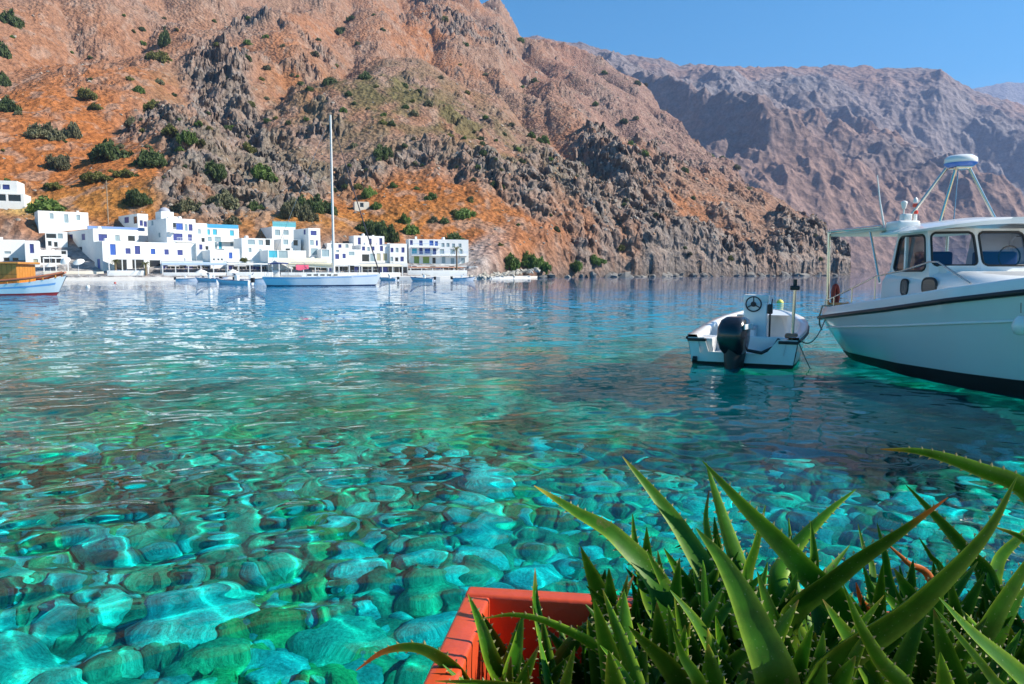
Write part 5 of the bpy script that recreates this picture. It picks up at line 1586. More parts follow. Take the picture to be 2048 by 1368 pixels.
# ---- the open motor boat
def motor_boat():
    root = empty('motor_boat', (4.15, 13.5, 0), R(66), 'open white motor boat with black outboard, seen from its stern', 'boat')
    us = [0, .6, 1.5, 2.7, 3.5, 4.1, 4.45, 4.62]
    hb = [.97, 1.0, 1.03, 1.0, .86, .6, .32, .04]; wl = [.88, .9, .9, .8, .58, .28, .1, .01]; zs = [.52, .53, .55, .62, .69, .76, .8, .82]
    H = Hull(us, hb, wl, zs, .25, 0.06, .5, bulge=.8)
    mb, _, _ = H.skin(.12, 1, 8, 30); hull = mb.build('hull', GEL, root)
    b, _, _ = H.skin(-1, .12, 5, 30); H.transom(b, -1, .12); b.build('bottom', BLACKP, root)
    # transom with the motor cut-out
    T = MB()
    poly = [(-.885, .06), (.885, .06), (.955, .5), (.66, .5), (.58, .24), (-.42, .24), (-.5, .34), (-.62, .5), (-.955, .5)]
    M = Matrix(((0, 0, 1, -.01), (1, 0, 0, 0), (0, 1, 0, 0), (0, 0, 0, 1)))
    T.plate(poly, .05, M); T.build('transom', GEL, root)
    # inner liner, gunwale cap and floor
    cap = MB()
    for s in (-1, 1):
        rows = []
        for u in np.linspace(0.0, 4.55, 30):
            p = H.pt(u, 1, s); q = H.pt(max(0, u - .02), 1, s, -.17 if u < 4 else -.17 * (4.6 - u) / .6)
            fl = H.pt(max(0, u - .06), .55, s, -.2 if u < 4 else -.1)
            rows.append([p + Vector((0, 0, -.01)), p + Vector((0, 0, .03)), Vector((p.x, q.y, p.z + .03)), Vector((p.x - .02, q.y * .97, p.z - .02)), Vector((p.x - .08, q.y * .9, .22))])
        cap.loft(rows)
    cap.build('gunwale', GEL, root)
    MB().loft([[Vector((u, -float(np.interp(u, us, hb)) + .12, .22)), Vector((u, float(np.interp(u, us, hb)) - .12, .22))] for u in np.linspace(.05, 4.2, 16)]).build('floor', GEL2, root)
    # splash well bulkhead and corner lockers
    MB().rbox(.55, .62, -.85, .85, .2, .5, .02).build('bulkhead', GEL, root)
    MB().rbox(.05, .56, .52, .9, .2, .49, .02).build('corner_locker', GEL, root)
    MB().rbox(.05, .56, -.9, -.68, .2, .49, .02).build('corner_locker', GEL, root)
    rr = MB()
    for s in (-1, 1): rr.tube(H.edge(.93, s, .012, u1=4.6), .028, 6)
    rr.build('rub_rail', RUBBER, root)
    for s in (-1, 1): MB().rbox(-.04, .06, s * .80 - .17, s * .80 + .17, .43, .485, .012).build('corner_guard', RUBBER, root)
    # forepeak deck
    fd = MB().loft([[H.pt(u, 1, -1, -.02) + Vector((0, 0, .015)), H.pt(u, 1, 1, -.02) + Vector((0, 0, .015))] for u in np.linspace(3.75, 4.55, 8)]); fd.build('fore_deck', GEL, root)
    # console
    co = MB().rbox(1.98, 2.28, -.24, .22, .22, 1.08, .03)
    co.rbox(2.08, 2.3, -.26, .24, 1.06, 1.24, .03)
    con = co.build('console', GEL, root)
    wc = Vector((1.93, .02, 1.05))
    wh = MB().tube([wc + Vector((-.02 * math.sin(k * math.pi / 12), .15 * math.cos(k * math.pi / 12), .15 * math.sin(k * math.pi / 12))) for k in range(25)], .014, 8, False)
    for a in (90, 210, 330): wh.tube([wc, wc + Vector((0, .15 * math.cos(R(a)), (.15) * math.sin(R(a))))], .012, 6)
    wh.lathe([(.05, -.02), (.055, .02), (.02, .04)], 12, Matrix.Translation(wc) @ Matrix.Rotation(R(-90), 4, 'Y'))
    wh.tube([wc, wc + Vector((.12, 0, 0))], .02, 6)
    wh.build('steering_wheel', RUBBER, con)
    MB().rbox(1.98, 2.16, -.34, -.25, .85, 1.05, .02).tube([(2.05, -.32, 1.02), (1.98, -.34, 1.16)], .012, 6).build('throttle', RUBBER, con)
    MB().tube([(2.0, -.3, .85), (1.96, -.3, .25)], .018, 6).build('cable', RUBBER, con)
    MB().rbox(1.62, 1.94, -.06, .26, .22, .56, .03).build('seat_box', GEL2, root)
    MB().rbox(1.6, 1.95, -.08, .28, .56, .63, .03).build('seat_cushion', mat('grey_cushion', (.45, .47, .52), .7), root)
    # outboard
    ob = MB()
    rows = []
    for (z, fx, bx, w) in ((.24, -.1, -.4, .16), (.34, -.05, -.5, .22), (.52, -.02, -.58, .255), (.72, -.0, -.55, .25), (.85, .02, -.46, .215), (.905, -.04, -.36, .14)):
        ring_ = []
        for k in range(20):
            a = 2 * math.pi * k / 20; c_, s_ = math.cos(a), math.sin(a)
            ring_.append(Vector(((fx + bx) / 2 + (fx - bx) / 2 * math.copysign(abs(c_) ** .55, c_), .12 + w * math.copysign(abs(s_) ** .55, s_), z)))
        rows.append(ring_)
    ob.loft(rows, True, True, True)
    cowl = ob.build('outboard_cowl', mat('black_motor_paint', (0.012, 0.013, 0.018), .25, .1, coat=.4), root)
    MB().rbox(-.46, -.06, -.146, -.12, .7, .79, .004).build('cowl_stripe', GEL2, cowl)
    MB().rbox(-.16, .0, -.04, .28, .24, .5, .02).build('motor_bracket', RUBBER, root)
    lg = MB().loft([[Vector((x + dx, .12 + s * w, z)) for (dx, s) in ((-.02, -1), (-.26, -.8), (-.4, 0), (-.26, .8), (-.02, 1), (.0, 0))] for (z, x, w) in ((.42, -.1, .19), (.2, -.12, .17), (-.1, -.16, .12), (-.45, -.2, .07))], True, True, True)
    lg.lathe([(.02, -.3), (.06, -.15), (.06, .1), (.03, .2)], 12, Matrix.Translation((-.36, .12, -.42)) @ Matrix.Rotation(R(90), 4, 'Y')).rbox(-.52, -.12, .0, .24, -.12, -.1, .006)
    lego = lg.build('motor_leg', RUBBER, root)
    for q_ in (cowl, lego):
        M_ = Matrix.Rotation(R(-13), 3, 'Z'); p_ = Vector((0, .12, 0))
        q_.location = p_ - M_ @ p_ + Vector((0, -.08, 0)); q_.rotation_euler.z = R(-13)
    # stern light pole
    po = MB().tube([(.25, -.84, .5), (.25, -.86, 1.42)], .028, 8).build('light_pole', CHROME, root)
    MB().rbox(.18, .32, -.94, -.78, 1.38, 1.46, .02).tube([(.25, -.86, 1.46), (.25, -.86, 1.57)], .035, 8).build('stern_light', RUBBER, po)
    MB().rbox(.12, .4, -.93, -.72, .52, .6, .03).build('rope_heap', mat('rust_rope', (.4, .16, .1), .9), root)
    MB().tube([(-.05, -.1, .3), (-.03, -.35, .26), (.1, -.55, .36), (.2, -.62, .5)], .03, 8).build('fuel_hose', RUBBER, root)
    MB().tube([(-.03, .86, .1), (-.03, .78, .1)], .05, 10).build('drain_plug', RUBBER, root)
motor_boat()
def rope(label, pts, r=.012):
    P = [Vector(p) for p in pts]
    o = MB().tube(P, r, 6).build('mooring_rope', ROPE, None); tag(o, label, 'rope', 'mooring ropes of the two near boats')
def sagged(a, b, sag, n=14):
    a, b = Vector(a), Vector(b)
    return [a.lerp(b, i / n) - Vector((0, 0, sag * 4 * (i / n) * (1 - i / n))) for i in range(n + 1)]
rope('dark slack rope from the motor boat to the cabin boat stern', sagged((5.12, 13.4, .55), (6.5, 15.4, .92), .35))
rope('grey rope looped over the stern quarter of the cabin boat', [w_big(1.0, -1.42, 1.04), w_big(.9, -1.62, 1.02), w_big(.62, -1.56, .8), w_big(.5, -1.5, .62), w_big(.48, -1.44, .5)], .016)
rope('thin rope dropping from the motor boat corner into the water', sagged((5.05, 13.2, .5), (5.75, 13.3, -.6), .12), .01)

# ---- yacht
def yacht():
    D = 92.0
    a, b = at(527, 572, D), at(763, 572, D + 3)
    L = (b - a).length; th = math.atan2(b.y - a.y, b.x - a.x)
    root = empty('yacht', (a.x, a.y, 0), th, 'long white sailing yacht with a very tall bare mast', 'yacht')
    us = [L * t for t in (0, .08, .25, .5, .75, .9, 1)]
    H = Hull(us, [1.5, 1.75, 2.05, 2.1, 1.55, .7, .05], [1.1, 1.5, 1.85, 1.9, 1.25, .45, .02], [1.12, 1.1, 1.1, 1.15, 1.28, 1.4, 1.48], .6, .5, .7)
    mb, _, _ = H.skin(.1, 1, 8, 30); H.transom(mb, .1, 1); mb.build('hull', GEL, root)
    mb, _, _ = H.skin(-1, .1, 5, 30); H.transom(mb, -1, .1); mb.build('boot_stripe', mat('navy_boot', (.01, .02, .08), .5), root)
    MB().loft([[H.pt(u, 1, -1, -.02), H.pt(u, 1, 1, -.02)] for u in np.linspace(.02, L * .99, 20)]).build('deck', CREAM, root)
    sl = MB()
    for s in (-1, 1): sl.loft([[H.pt(u, .82, s, .008), H.pt(u, .9, s, .008)] for u in np.linspace(.3, L * .97, 30)])
    sl.build('sheer_stripe', mat('pale_blue_stripe', (.35, .5, .75), .4), root)
    cb = MB().loft([[Vector((u, -w, z0)), Vector((u, -w * .9, z0 + h)), Vector((u, w * .9, z0 + h)), Vector((u, w, z0))] for (u, w, z0, h) in ((L * .32, 1.2, 1.05, .05), (L * .34, 1.2, 1.05, .5), (L * .55, 1.15, 1.1, .5), (L * .72, .7, 1.15, .25), (L * .76, .5, 1.2, .02))], False)
    cr = cb.build('coachroof', GEL, root)
    for k in range(5):
        u = L * (.37 + .055 * k); MB().box(u, u + .5, -1.16 + .01 * k, -1.12 + .012 * k, 1.25, 1.42).build('window', GLASS, cr)
    um = (at(667, 555, D + 1.8) - a).length
    zt = zat(230, 655, D + 1.8)
    ma = MB().tube([(um, 0, 1.2), (um, 0, zt)], [.17, .12], 10).build('mast', mat('mast_alloy', (.72, .70, .66), .4), root)
    for z in (.35, .6, .82): MB().tube([(um, -.9 * (1.1 - z), 1.2 + (zt - 1.2) * z), (um, .9 * (1.1 - z), 1.2 + (zt - 1.2) * z)], .05, 6).build('spreader', STEEL, ma)
    bo = MB().tube([(um - .1, 0, 2.3), (um - 5.6, 0, 2.5)], .13, 10).build('boom', CREAM, root)
    MB().tube([(um - .2, 0, 2.55), (um - 2.5, 0, 2.68), (um - 5.4, 0, 2.66)], [.26, .2, .12], 10).build('sail_cover', mat('cream_sail_cover', (.68, .6, .42), .8), bo)
    fs = MB().tube([(L * .985, 0, 1.5), (um + .05, 0, zt - .3)], [.08, .035], 8).build('furled_jib', mat('dark_furled_sail', (.03, .03, .05), .8), root)
    rg = MB()
    for s in (-1, 1): rg.tube([(um - .3, s * 1.9, 1.15), (um, s * .8, 1.2 + (zt - 1.2) * .35)], .02, 4); rg.tube([(um, s * .8, 1.2 + (zt - 1.2) * .35), (um, 0, zt - .2)], .015, 4)
    rg.tube([(.3, 0, 1.15), (um, 0, zt - .1)], .018, 4)
    rg.build('rigging', STEEL, root)
    bi = MB().loft([[Vector((u, v, 2.75 + .15 * math.cos(v * .9) - .1 * abs(u - 1.9))) for v in (-1.4, -.7, 0, .7, 1.4)] for u in (.7, 1.5, 2.3, 3.0)]); bi.loft([[Vector((u, v, 2.70 + .15 * math.cos(v * .9) - .1 * abs(u - 1.9))) for v in (-1.4, -.7, 0, .7, 1.4)] for u in (.7, 1.5, 2.3, 3.0)])
    b_ = bi.build('bimini', mat('navy_canvas', (.02, .05, .22), .8), root)
    for u in (.8, 2.9):
        for s in (-1, 1): MB().tube([(u, s * 1.35, 1.1), (u, s * 1.35, 2.7)], .025, 6).build('bimini_pole', STEEL, b_)
    ra = MB()
    for s in (-1, 1):
        ra.tube([H.pt(u, 1, s, -.05) + Vector((0, 0, .6)) for u in np.linspace(.3, L * .97, 16)], .015, 4)
        for u in np.linspace(.3, L * .97, 12): ra.tube([H.pt(u, 1, s, -.05), H.pt(u, 1, s, -.05) + Vector((0, 0, .6))], .015, 4)
    ra.build('guard_rail', STEEL, root)
    MB().rbox(1.2, 1.9, -.3, .3, 1.1, 1.9, .04).build('helm_pedestal', GEL2, root)
    # pink cloth over the boom
    W = lambda u, v, z: Vector((a.x + u * math.cos(th) - v * math.sin(th), a.y + u * math.sin(th) + v * math.cos(th), z))
    rows = [[W(3.9 + .3 * i, -.35 - .05 * math.sin(i * 2.1), 2.0 - .1 * math.sin(i)), W(3.9 + .3 * i, -.17, 2.55 + .05 * math.sin(i * 3)), W(3.9 + .3 * i, .17, 2.7), W(3.9 + .3 * i, .34, 2.1)] for i in range(6)]
    o = MB().loft(rows).loft([[p - Vector((0, 0, .012)) for p in r] for r in rows]).build('towel', mat('pink_cloth', (.75, .12, .2), .9), None); tag(o, 'pink towel draped over the boom of the yacht', 'towel')
yacht()

# ---- varnished wooden boat at the left edge
def caique():
    D = 55.0
    bowp = at(126, 590, D); L = 11.0
    root = empty('wooden_boat', (bowp.x - L, D, 0), R(3), 'white wooden boat with varnished orange cabin cut by the left edge', 'boat')
    us = [L * t for t in (0, .1, .3, .6, .8, .93, 1)]
    H = Hull(us, [1.3, 1.6, 1.8, 1.75, 1.3, .6, .06], [.9, 1.3, 1.6, 1.55, .95, .3, .02], [.95, .85, .75, .78, .95, 1.2, 1.4], .5, .4, .7)
    mb, _, _ = H.skin(.16, 1, 8, 30); H.transom(mb, .16, 1); mb.build('hull', GEL, root)
    mb, _, _ = H.skin(-1, .16, 5, 30); mb.build('bottom', mat('red_antifouling', (.42, .03, .03), .6), root)
    sb = MB()
    for s in (-1, 1): sb.loft([[H.pt(u, .6, s, .006), H.pt(u, .72, s, .006)] for u in np.linspace(.3, L * .96, 30)])
    sb.build('blue_reflection', mat('sky_blue_reflection', (.2, .4, .7), .4), root)  # blue streak reflected in the white hull, laid on as colour
    MB().loft([[H.pt(u, 1, -1, -.02), H.pt(u, 1, 1, -.02)] for u in np.linspace(.02, L * .99, 20)]).build('deck', WOODV, root)
    rl = MB()
    for s in (-1, 1): rl.tube([H.pt(u, 1, s, .0) + Vector((0, 0, .22 + .1 * (u / L) ** 3)) for u in np.linspace(L * .55, L * .985, 18)], .09, 8)
    rl.build('bow_rail', mat('red_brown_wood', (.36, .12, .06), .5), root)
    for s in (-1, 1):
        for u in np.linspace(L * .57, L * .95, 7): MB().tube([H.pt(u, 1, s), H.pt(u, 1, s) + Vector((0, 0, .28))], .05, 6).build('rail_post', WOODV, root)
    x0, x1 = L * .28, at(46, 550, D).x - (bowp.x - L)
    # cabin of vertical boards
    n = int((x1 - x0) / .32)
    cabin = MB().box(x0 + .05, x1 - .05, -1.15, 1.15, .8, 2.25).build('cabin', mat('dark_varnish', (.3, .12, .03), .5), root)
    for k in range(n):
        u = x0 + (x1 - x0) * k / n
        MB().box(u + .008, u + (x1 - x0) / n - .008, -1.2, -1.152, .8, 1.52).build('board', WOODV, cabin)
        MB().box(u + .008, u + (x1 - x0) / n - .008, -1.2, -1.152, 1.55, 2.25).build('board', WOODV, cabin)
    for k in range(7): MB().box(x1 - .048, x1, -1.15 + k * .33, -.84 + k * .33, .8, 2.25).build('board', WOODV, cabin)
    MB().rbox(x0 - .1, x1 + .25, -1.4, 1.4, 2.26, 2.42, .04).build('cabin_roof', WOODV, cabin)
    u = at(8, 537, D).x - (bowp.x - L)
    pl = [Vector((u + .2 * math.cos(k * math.pi / 8), -1.21, 1.95 + .18 * math.sin(k * math.pi / 8))) for k in range(17)]
    w = MB().tube(pl, .035, 6, False).build('porthole', WOODV, cabin); MB().add([p + Vector((0, .004, 0)) for p in pl[:-1]], [tuple(range(16))]).build('pane', GLASS, w, fix=False)
    MB().tube([(L * .62, 0, .8), (L * .62, 0, 1.5)], .1, 8).rbox(L * .6, L * .7, -.5, .5, .8, 1.1, .04).build('hatch', mat('red_brown_wood', (.36, .12, .06)), root)
caique()

# ---- little motor boats moored off the quay
def dinghy():
    root = empty('dinghy', (0, 0, 0), 0)
    us = [0, .5, 1.5, 2.8, 3.8, 4.4, 4.7]
    H = Hull(us, [.85, .92, .98, .95, .7, .35, .04], [.75, .8, .85, .75, .45, .15, .01], [.5, .5, .52, .58, .68, .78, .84], .25, .1, .5)
    mb, _, _ = H.skin(-.6, 1, 7, 16); H.transom(mb, -.6, 1); mb.build('hull', GEL, root)
    MB().loft([[H.pt(u, .8, -1, -.06), H.pt(u, .8, 1, -.06)] for u in np.linspace(.1, 4.4, 10)]).build('deck', GEL2, root)
    rr = MB()
    for s in (-1, 1): rr.tube(H.edge(.97, s, .01, n=14), .035, 5)
    rr.build('rub_rail', mat('navy_rail', (.03, .05, .15), .5), root)
    MB().rbox(1.7, 2.1, -.3, .3, .4, 1.15, .04).build('console', GEL, root)
    MB().rbox(-.4, .05, -.18, .18, .25, .85, .06).build('outboard', RUBBER, root)
    MB().add([Vector((2.12, -.35, 1.1)), Vector((2.12, .35, 1.1)), Vector((2.3, .3, 1.4)), Vector((2.3, -.3, 1.4))], [(0, 1, 2, 3)]).build('windscreen', GLASS, root, fix=False)
    MB().rbox(.6, 1.2, -.7, .7, .4, .6, .04).build('bench', mat('grey_cushion', (.45, .47, .52)), root)
    return root
DGY = dinghy()
spots = [(408, 561, 20, 1.0, 'small white motor boat, leftmost of the row behind the yacht stern'), (440, 563, 165, 1.1, 'small white motor boat, second of the row behind the yacht stern'),
         (472, 566, 10, 1.15, 'small white motor boat, third of the row behind the yacht stern'), (503, 569, 172, 1.1, 'small white motor boat touching the yacht stern'),
         (455, 558, 30, 0.9, 'small white motor boat farthest in, close to the terrace wall'), (488, 559, 150, 1.0, 'small white motor boat behind the third of the row'),
         (795, 561, 160, 0.9, 'small white motor boat moored right of the yacht bow'), (832, 561, 15, 0.9, 'small white motor boat below the left end of the hotel'),
         (868, 562, 170, 1.0, 'small white motor boat below the middle of the hotel'), (905, 561, 12, 1.0, 'small white motor boat below the right end of the hotel'),
         (352, 562, 15, .9, 'small white motor boat drawn up in front of the blue awning')]
for i, (px, py, rz, sc, lab) in enumerate(spots):
    o = DGY if i == 0 else copy_tree(DGY)
    D = CAM_H / -ray(px, py).z; p = at(px, py, D)
    o.location = (p.x, p.y, -.02); o.rotation_euler.z = R(rz); o.scale = (sc,) * 3
    tag(o, lab, 'boat', 'little motor boats along the quay')
# ------------------------------------------------------------------ planter and aloes
def planter():
    A = at(937, 1188, 1.74); A.z = 0.95
    root = empty('planter', (A.x, A.y, 0.5), R(-8), 'red painted rectangular planter box holding the aloes', 'planter')
    Lx, Wy, h, t = 1.75, 0.62, 0.45, 0.062
    m = mat('red_paint', (0.60, 0.075, 0.022), 0.38, 0.12, 6.0, 0.15, coat=0.15, dirt=((0.3, 0.05, 0.03), 9.0, 0.5))
    MB().rbox(0, Lx, -t * .8, 0, 0, h, .008).build('back_wall', m, root)
    MB().rbox(0, t, -Wy, -t * .8 - .002, 0, h - .001, .008).build('side_wall', m, root)
    MB().rbox(Lx - t, Lx, -Wy, -t * .8 - .002, 0, h - .001, .008).build('side_wall', m, root)
    MB().rbox(t + .001, Lx - t - .001, -Wy, -Wy + t, 0, h, .008).build('front_wall', m, root)
    rows = []
    for i in range(30):
        rows.append([Vector((t + (Lx - 2 * t) * i / 29, -t * .8 - (Wy - 1.8 * t) * j / 11, h - .21 + .03 * math.sin(i * 1.7 + j * 2.3) * math.cos(j * 1.1 + i))) for j in range(12)])
    MB().loft(rows).build('soil', mat('dark_soil', (0.03, 0.022, 0.016), 0.95, 0.4, 20, 1.0), root)
    return root
planter()

def aloe_mat():
    m, nt, bs = new_mat('aloe_leaf')
    L = nt.links.new
    at_ = nd(nt, 'ShaderNodeAttribute', attribute_name='tint')
    tc = nd(nt, 'ShaderNodeTexCoord')
    nz = nd(nt, 'ShaderNodeTexNoise', Scale=26.0, Detail=5.0, Roughness=0.65); L(tc.outputs['Object'], nz.inputs['Vector'])
    r = nd(nt, 'ShaderNodeMapRange'); r.inputs['From Min'].default_value = .3; r.inputs['From Max'].default_value = .7; r.inputs['To Min'].default_value = .7; r.inputs['To Max'].default_value = 1.25
    L(nz.outputs['Fac'], r.inputs['Value'])
    sc = nd(nt, 'ShaderNodeVectorMath', operation='SCALE'); L(at_.outputs['Color'], sc.inputs[0]); L(r.outputs[0], sc.inputs['Scale'])
    # pale flecks and dry brown scars
    n2 = nd(nt, 'ShaderNodeTexNoise', Scale=9.0, Detail=6.0, Roughness=0.75); L(tc.outputs['Object'], n2.inputs['Vector'])
    r2 = nd(nt, 'ShaderNodeMapRange'); r2.inputs['From Min'].default_value = .62; r2.inputs['From Max'].default_value = .72; r2.inputs['To Max'].default_value = .75
    L(n2.outputs['Fac'], r2.inputs['Value'])
    mb_ = nd(nt, 'ShaderNodeMix', data_type='RGBA'); L(r2.outputs[0], mb_.inputs['Factor']); L(sc.outputs[0], mb_.inputs['A']); mb_.inputs['B'].default_value = (.22, .14, .06, 1)
    vo = nd(nt, 'ShaderNodeTexVoronoi', Scale=95.0); L(tc.outputs['Object'], vo.inputs['Vector'])
    r3 = nd(nt, 'ShaderNodeMapRange'); r3.inputs['From Min'].default_value = .16; r3.inputs['From Max'].default_value = .08; r3.inputs['To Max'].default_value = .35
    L(vo.outputs['Distance'], r3.inputs['Value'])
    mf = nd(nt, 'ShaderNodeMix', data_type='RGBA'); L(r3.outputs[0], mf.inputs['Factor']); L(mb_.outputs['Result'], mf.inputs['A']); mf.inputs['B'].default_value = (.3, .4, .2, 1)
    L(mf.outputs['Result'], bs.inputs['Base Color'])
    bs.inputs['Roughness'].default_value = .45
    bs.inputs['Specular IOR Level'].default_value = .22
    t = nd(nt, 'ShaderNodeBsdfTranslucent'); L(sc.outputs[0], t.inputs['Color'])
    ms = nd(nt, 'ShaderNodeMixShader', Fac=.28); L(bs.outputs[0], ms.inputs[1]); L(t.outputs[0], ms.inputs[2])
    L(ms.outputs[0], nt.nodes['Material Output'].inputs['Surface'])
    bp = nd(nt, 'ShaderNodeBump', Strength=.15, Distance=.004); L(nz.outputs['Fac'], bp.inputs['Height']); L(bp.outputs[0], bs.inputs['Normal'])
    return m
ALOE = aloe_mat()
ROOTS = [(0.02, 1.50), (0.24, 1.44), (0.46, 1.44), (0.64, 1.36), (0.86, 1.36), (1.10, 1.30), (1.34, 1.28)]
AL_LABEL = ['small aloe at the left corner of the planter with an arching orange-tipped leaf', 'aloe second from the planter corner with long leaves reaching left',
            'tall aloe in the middle of the planter with pale upright leaves', 'aloe with the broad dark leaf ending in an orange tip', 'large aloe with the longest dark leaf at the right',
            'aloe at the right edge with a leaf bending left over the water', 'aloe hidden furthest right in the planter']
PLANTS = [empty('aloe', (x, y, 0.80), 0, AL_LABEL[i], 'aloe', 'aloes in the red planter') for i, (x, y) in enumerate(ROOTS)]
random.seed(9)
def crom(P, n):
    P = [P[0] * 2 - P[1]] + P + [P[-1] * 2 - P[-2]]
    out = []
    for i in range(1, len(P) - 2):
        for k in range(n):
            t = k / n
            a, b, c, d = P[i - 1], P[i], P[i + 1], P[i + 2]
            out.append(0.5 * ((2 * b) + (c - a) * t + (2 * a - 5 * b + 4 * c - d) * t * t + (3 * b - a - 3 * c + d) * t ** 3))
    out.append(P[-2])
    return out
def leaf(plant, pts, width, roll=0.0, tip=None, bright=1.0, spine=1.0):
    """pts world points from the root to the tip; width in metres at the widest"""
    pl = PLANTS[plant]; base = Vector(pl.location)
    n = 7
    C_ = [p - base for p in crom(pts, n)]
    m = len(C_)
    lens = [0.0]
    for i in range(1, m): lens.append(lens[-1] + (C_[i] - C_[i - 1]).length)
    T = lens[-1]
    cam_l = Vector((0, 0, CAM_H)) - base
    V, F, Cc = [], [], []
    fl = 1 if random.random() < .6 else -1
    prof = [(x_, y_ * fl) for x_, y_ in [(-1, -.10), (-.74, .02), (-.38, .11), (0, .14), (.38, .11), (.74, .02), (1, -.10), (.8, .14), (.42, .32), (0, .42), (-.42, .32), (-.8, .14)]]   # x across, y: + is the lower (outer) face
    K = len(prof)
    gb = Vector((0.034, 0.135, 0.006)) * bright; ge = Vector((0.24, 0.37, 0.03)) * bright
    edges = [[], []]
    for i, p in enumerate(C_):
        t = lens[i] / T
        tg = (C_[min(i + 1, m - 1)] - C_[max(i - 1, 0)]).normalized()
        vw = (cam_l - p).normalized()
        sd = tg.cross(vw).normalized()
        nr = sd.cross(tg).normalized()
        q = Matrix.Rotation(roll, 3, tg)
        sd, nr = q @ sd, q @ nr
        w = width * .5 * (min(1, .72 + t * 1.2) * (1 - t ** 1.7) ** .9 if t < 1 else 0) + .0008
        th = w * (1.0 - .25 * t)
        for k, (a, b) in enumerate(prof):
            V.append(p + sd * a * w - nr * b * th)
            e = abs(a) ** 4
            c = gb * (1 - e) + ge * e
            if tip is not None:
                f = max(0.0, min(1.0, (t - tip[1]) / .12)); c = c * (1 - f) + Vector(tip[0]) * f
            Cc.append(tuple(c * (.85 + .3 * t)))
        edges[0].append((p - sd * w - nr * .1 * th, -sd, tg, w)); edges[1].append((p + sd * w - nr * .1 * th, sd, tg, w))
    for i in range(m - 1):
        for k in range(K): F.append((i * K + k, i * K + (k + 1) % K, (i + 1) * K + (k + 1) % K, (i + 1) * K + k))
    # teeth
    step = .021
    for e in edges:
        d = step * 1.5
        i = 0
        while d < T * .96:
            while i < m - 2 and lens[i + 1] < d: i += 1
            f = (d - lens[i]) / max(1e-6, lens[i + 1] - lens[i])
            p = e[i][0].lerp(e[i + 1][0], f); out, tg, w = e[i][1], e[i][2], e[i][3]
            s = (.0045 + .003 * random.random()) * spine * min(1, .4 + w / .02)
            o = len(V)
            nn = out.cross(tg)
            V += [p - tg * s * .55 - out * .001, p + tg * s * .55 - out * .001, p + nn * s * .35 - out * .001, p + out * s + tg * s * .5]
            Cc += [(.34, .36, .14)] * 3 + [(.5, .42, .25)]
            F += [(o, o + 1, o + 3, o + 3), (o + 1, o + 2, o + 3, o + 3), (o + 2, o, o + 3, o + 3)]
            d += step * (.8 + .5 * random.random())
    me = bpy.data.meshes.new('leaf')
    me.from_pydata([tuple(v) for v in V], [], [f if len(set(f)) == len(f) else tuple(dict.fromkeys(f)) for f in F])
    me.polygons.foreach_set('use_smooth', [True] * len(me.polygons))
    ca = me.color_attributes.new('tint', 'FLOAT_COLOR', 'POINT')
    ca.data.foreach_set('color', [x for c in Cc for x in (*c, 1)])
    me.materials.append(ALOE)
    me.set_sharp_from_angle(angle=R(48))
    link('leaf', me, pl)
OR = (0.62, 0.16, 0.03); BR = (0.3, 0.12, 0.06); YE = (0.6, 0.42, 0.06)
def PL(plant, pix, wpx, roll=0, tip=None, bright=1.0):
    """pix: (px,py,D) from the tip towards the root"""
    P = [at(*q) for q in pix]
    rx, ry = ROOTS[plant]
    last = P[-1]
    r0 = Vector((rx, ry, .80))
    if (last - r0).length > .06: P.append(r0)
    D = pix[len(pix) // 2][2]
    leaf(plant, P[::-1], 1.3 * wpx * D / FPX, R(roll), tip, bright)
# the leaves one can follow in the photograph
PL(1, [(1068, 971, 1.62), (1150, 1022, 1.58), (1240, 1080, 1.53), (1330, 1215, 1.48)], 52, 25, (YE, .9))
PL(2, [(1245, 913, 1.66), (1310, 990, 1.62), (1375, 1080, 1.58), (1450, 1230, 1.52)], 50, 20, (YE, .93))
PL(2, [(1405, 922, 1.5), (1490, 1015, 1.47), (1600, 1130, 1.43), (1700, 1275, 1.40)], 64, -20, None, 1.35)
PL(2, [(1412, 925, 1.60), (1445, 1030, 1.58), (1480, 1140, 1.55), (1500, 1240, 1.52)], 48, 30)
PL(2, [(1392, 1056, 1.34), (1450, 1130, 1.32), (1505, 1240, 1.29), (1555, 1390, 1.27)], 92, 10)
PL(2, [(1531, 1010, 1.55), (1512, 1090, 1.54), (1490, 1180, 1.52)], 42, 45)
PL(3, [(1712, 978, 1.62), (1650, 1030, 1.60), (1580, 1110, 1.57), (1560, 1200, 1.5)], 46, -25, None, 1.35)
PL(3, [(1896, 995, 1.36), (1800, 1065, 1.37), (1680, 1150, 1.38), (1570, 1270, 1.38)], 66, 50, (OR, .86), .8)
PL(4, [(2036, 950, 1.20), (1965, 1075, 1.22), (1830, 1215, 1.24), (1640, 1385, 1.26)], 104, 55, None, .8)
PL(5, [(1760, 898, 1.50), (1850, 905, 1.48), (1960, 940, 1.46), (2060, 990, 1.44), (2150, 1150, 1.44)], 66, -35, (OR, .93), 1.15)
PL(4, [(1812, 970, 1.62), (1860, 1020, 1.6), (1930, 1100, 1.57), (1980, 1190, 1.53)], 44, -15)
PL(5, [(1985, 1052, 1.5), (2050, 1080, 1.5), (2120, 1150, 1.48)], 40, -30, (YE, .9), 1.3)
PL(5, [(2110, 1020, 1.6), (2040, 1075, 1.58), (1995, 1130, 1.56), (2010, 1220, 1.5)], 36, 20, None, 1.3)
PL(1, [(1265, 1028, 1.58), (1272, 1095, 1.57), (1300, 1200, 1.54), (1340, 1290, 1.5)], 38, 10, None, 1.2)
PL(1, [(1070, 1136, 1.55), (1072, 1210, 1.53), (1090, 1290, 1.5), (1110, 1380, 1.48)], 44, 40, (BR, .9))
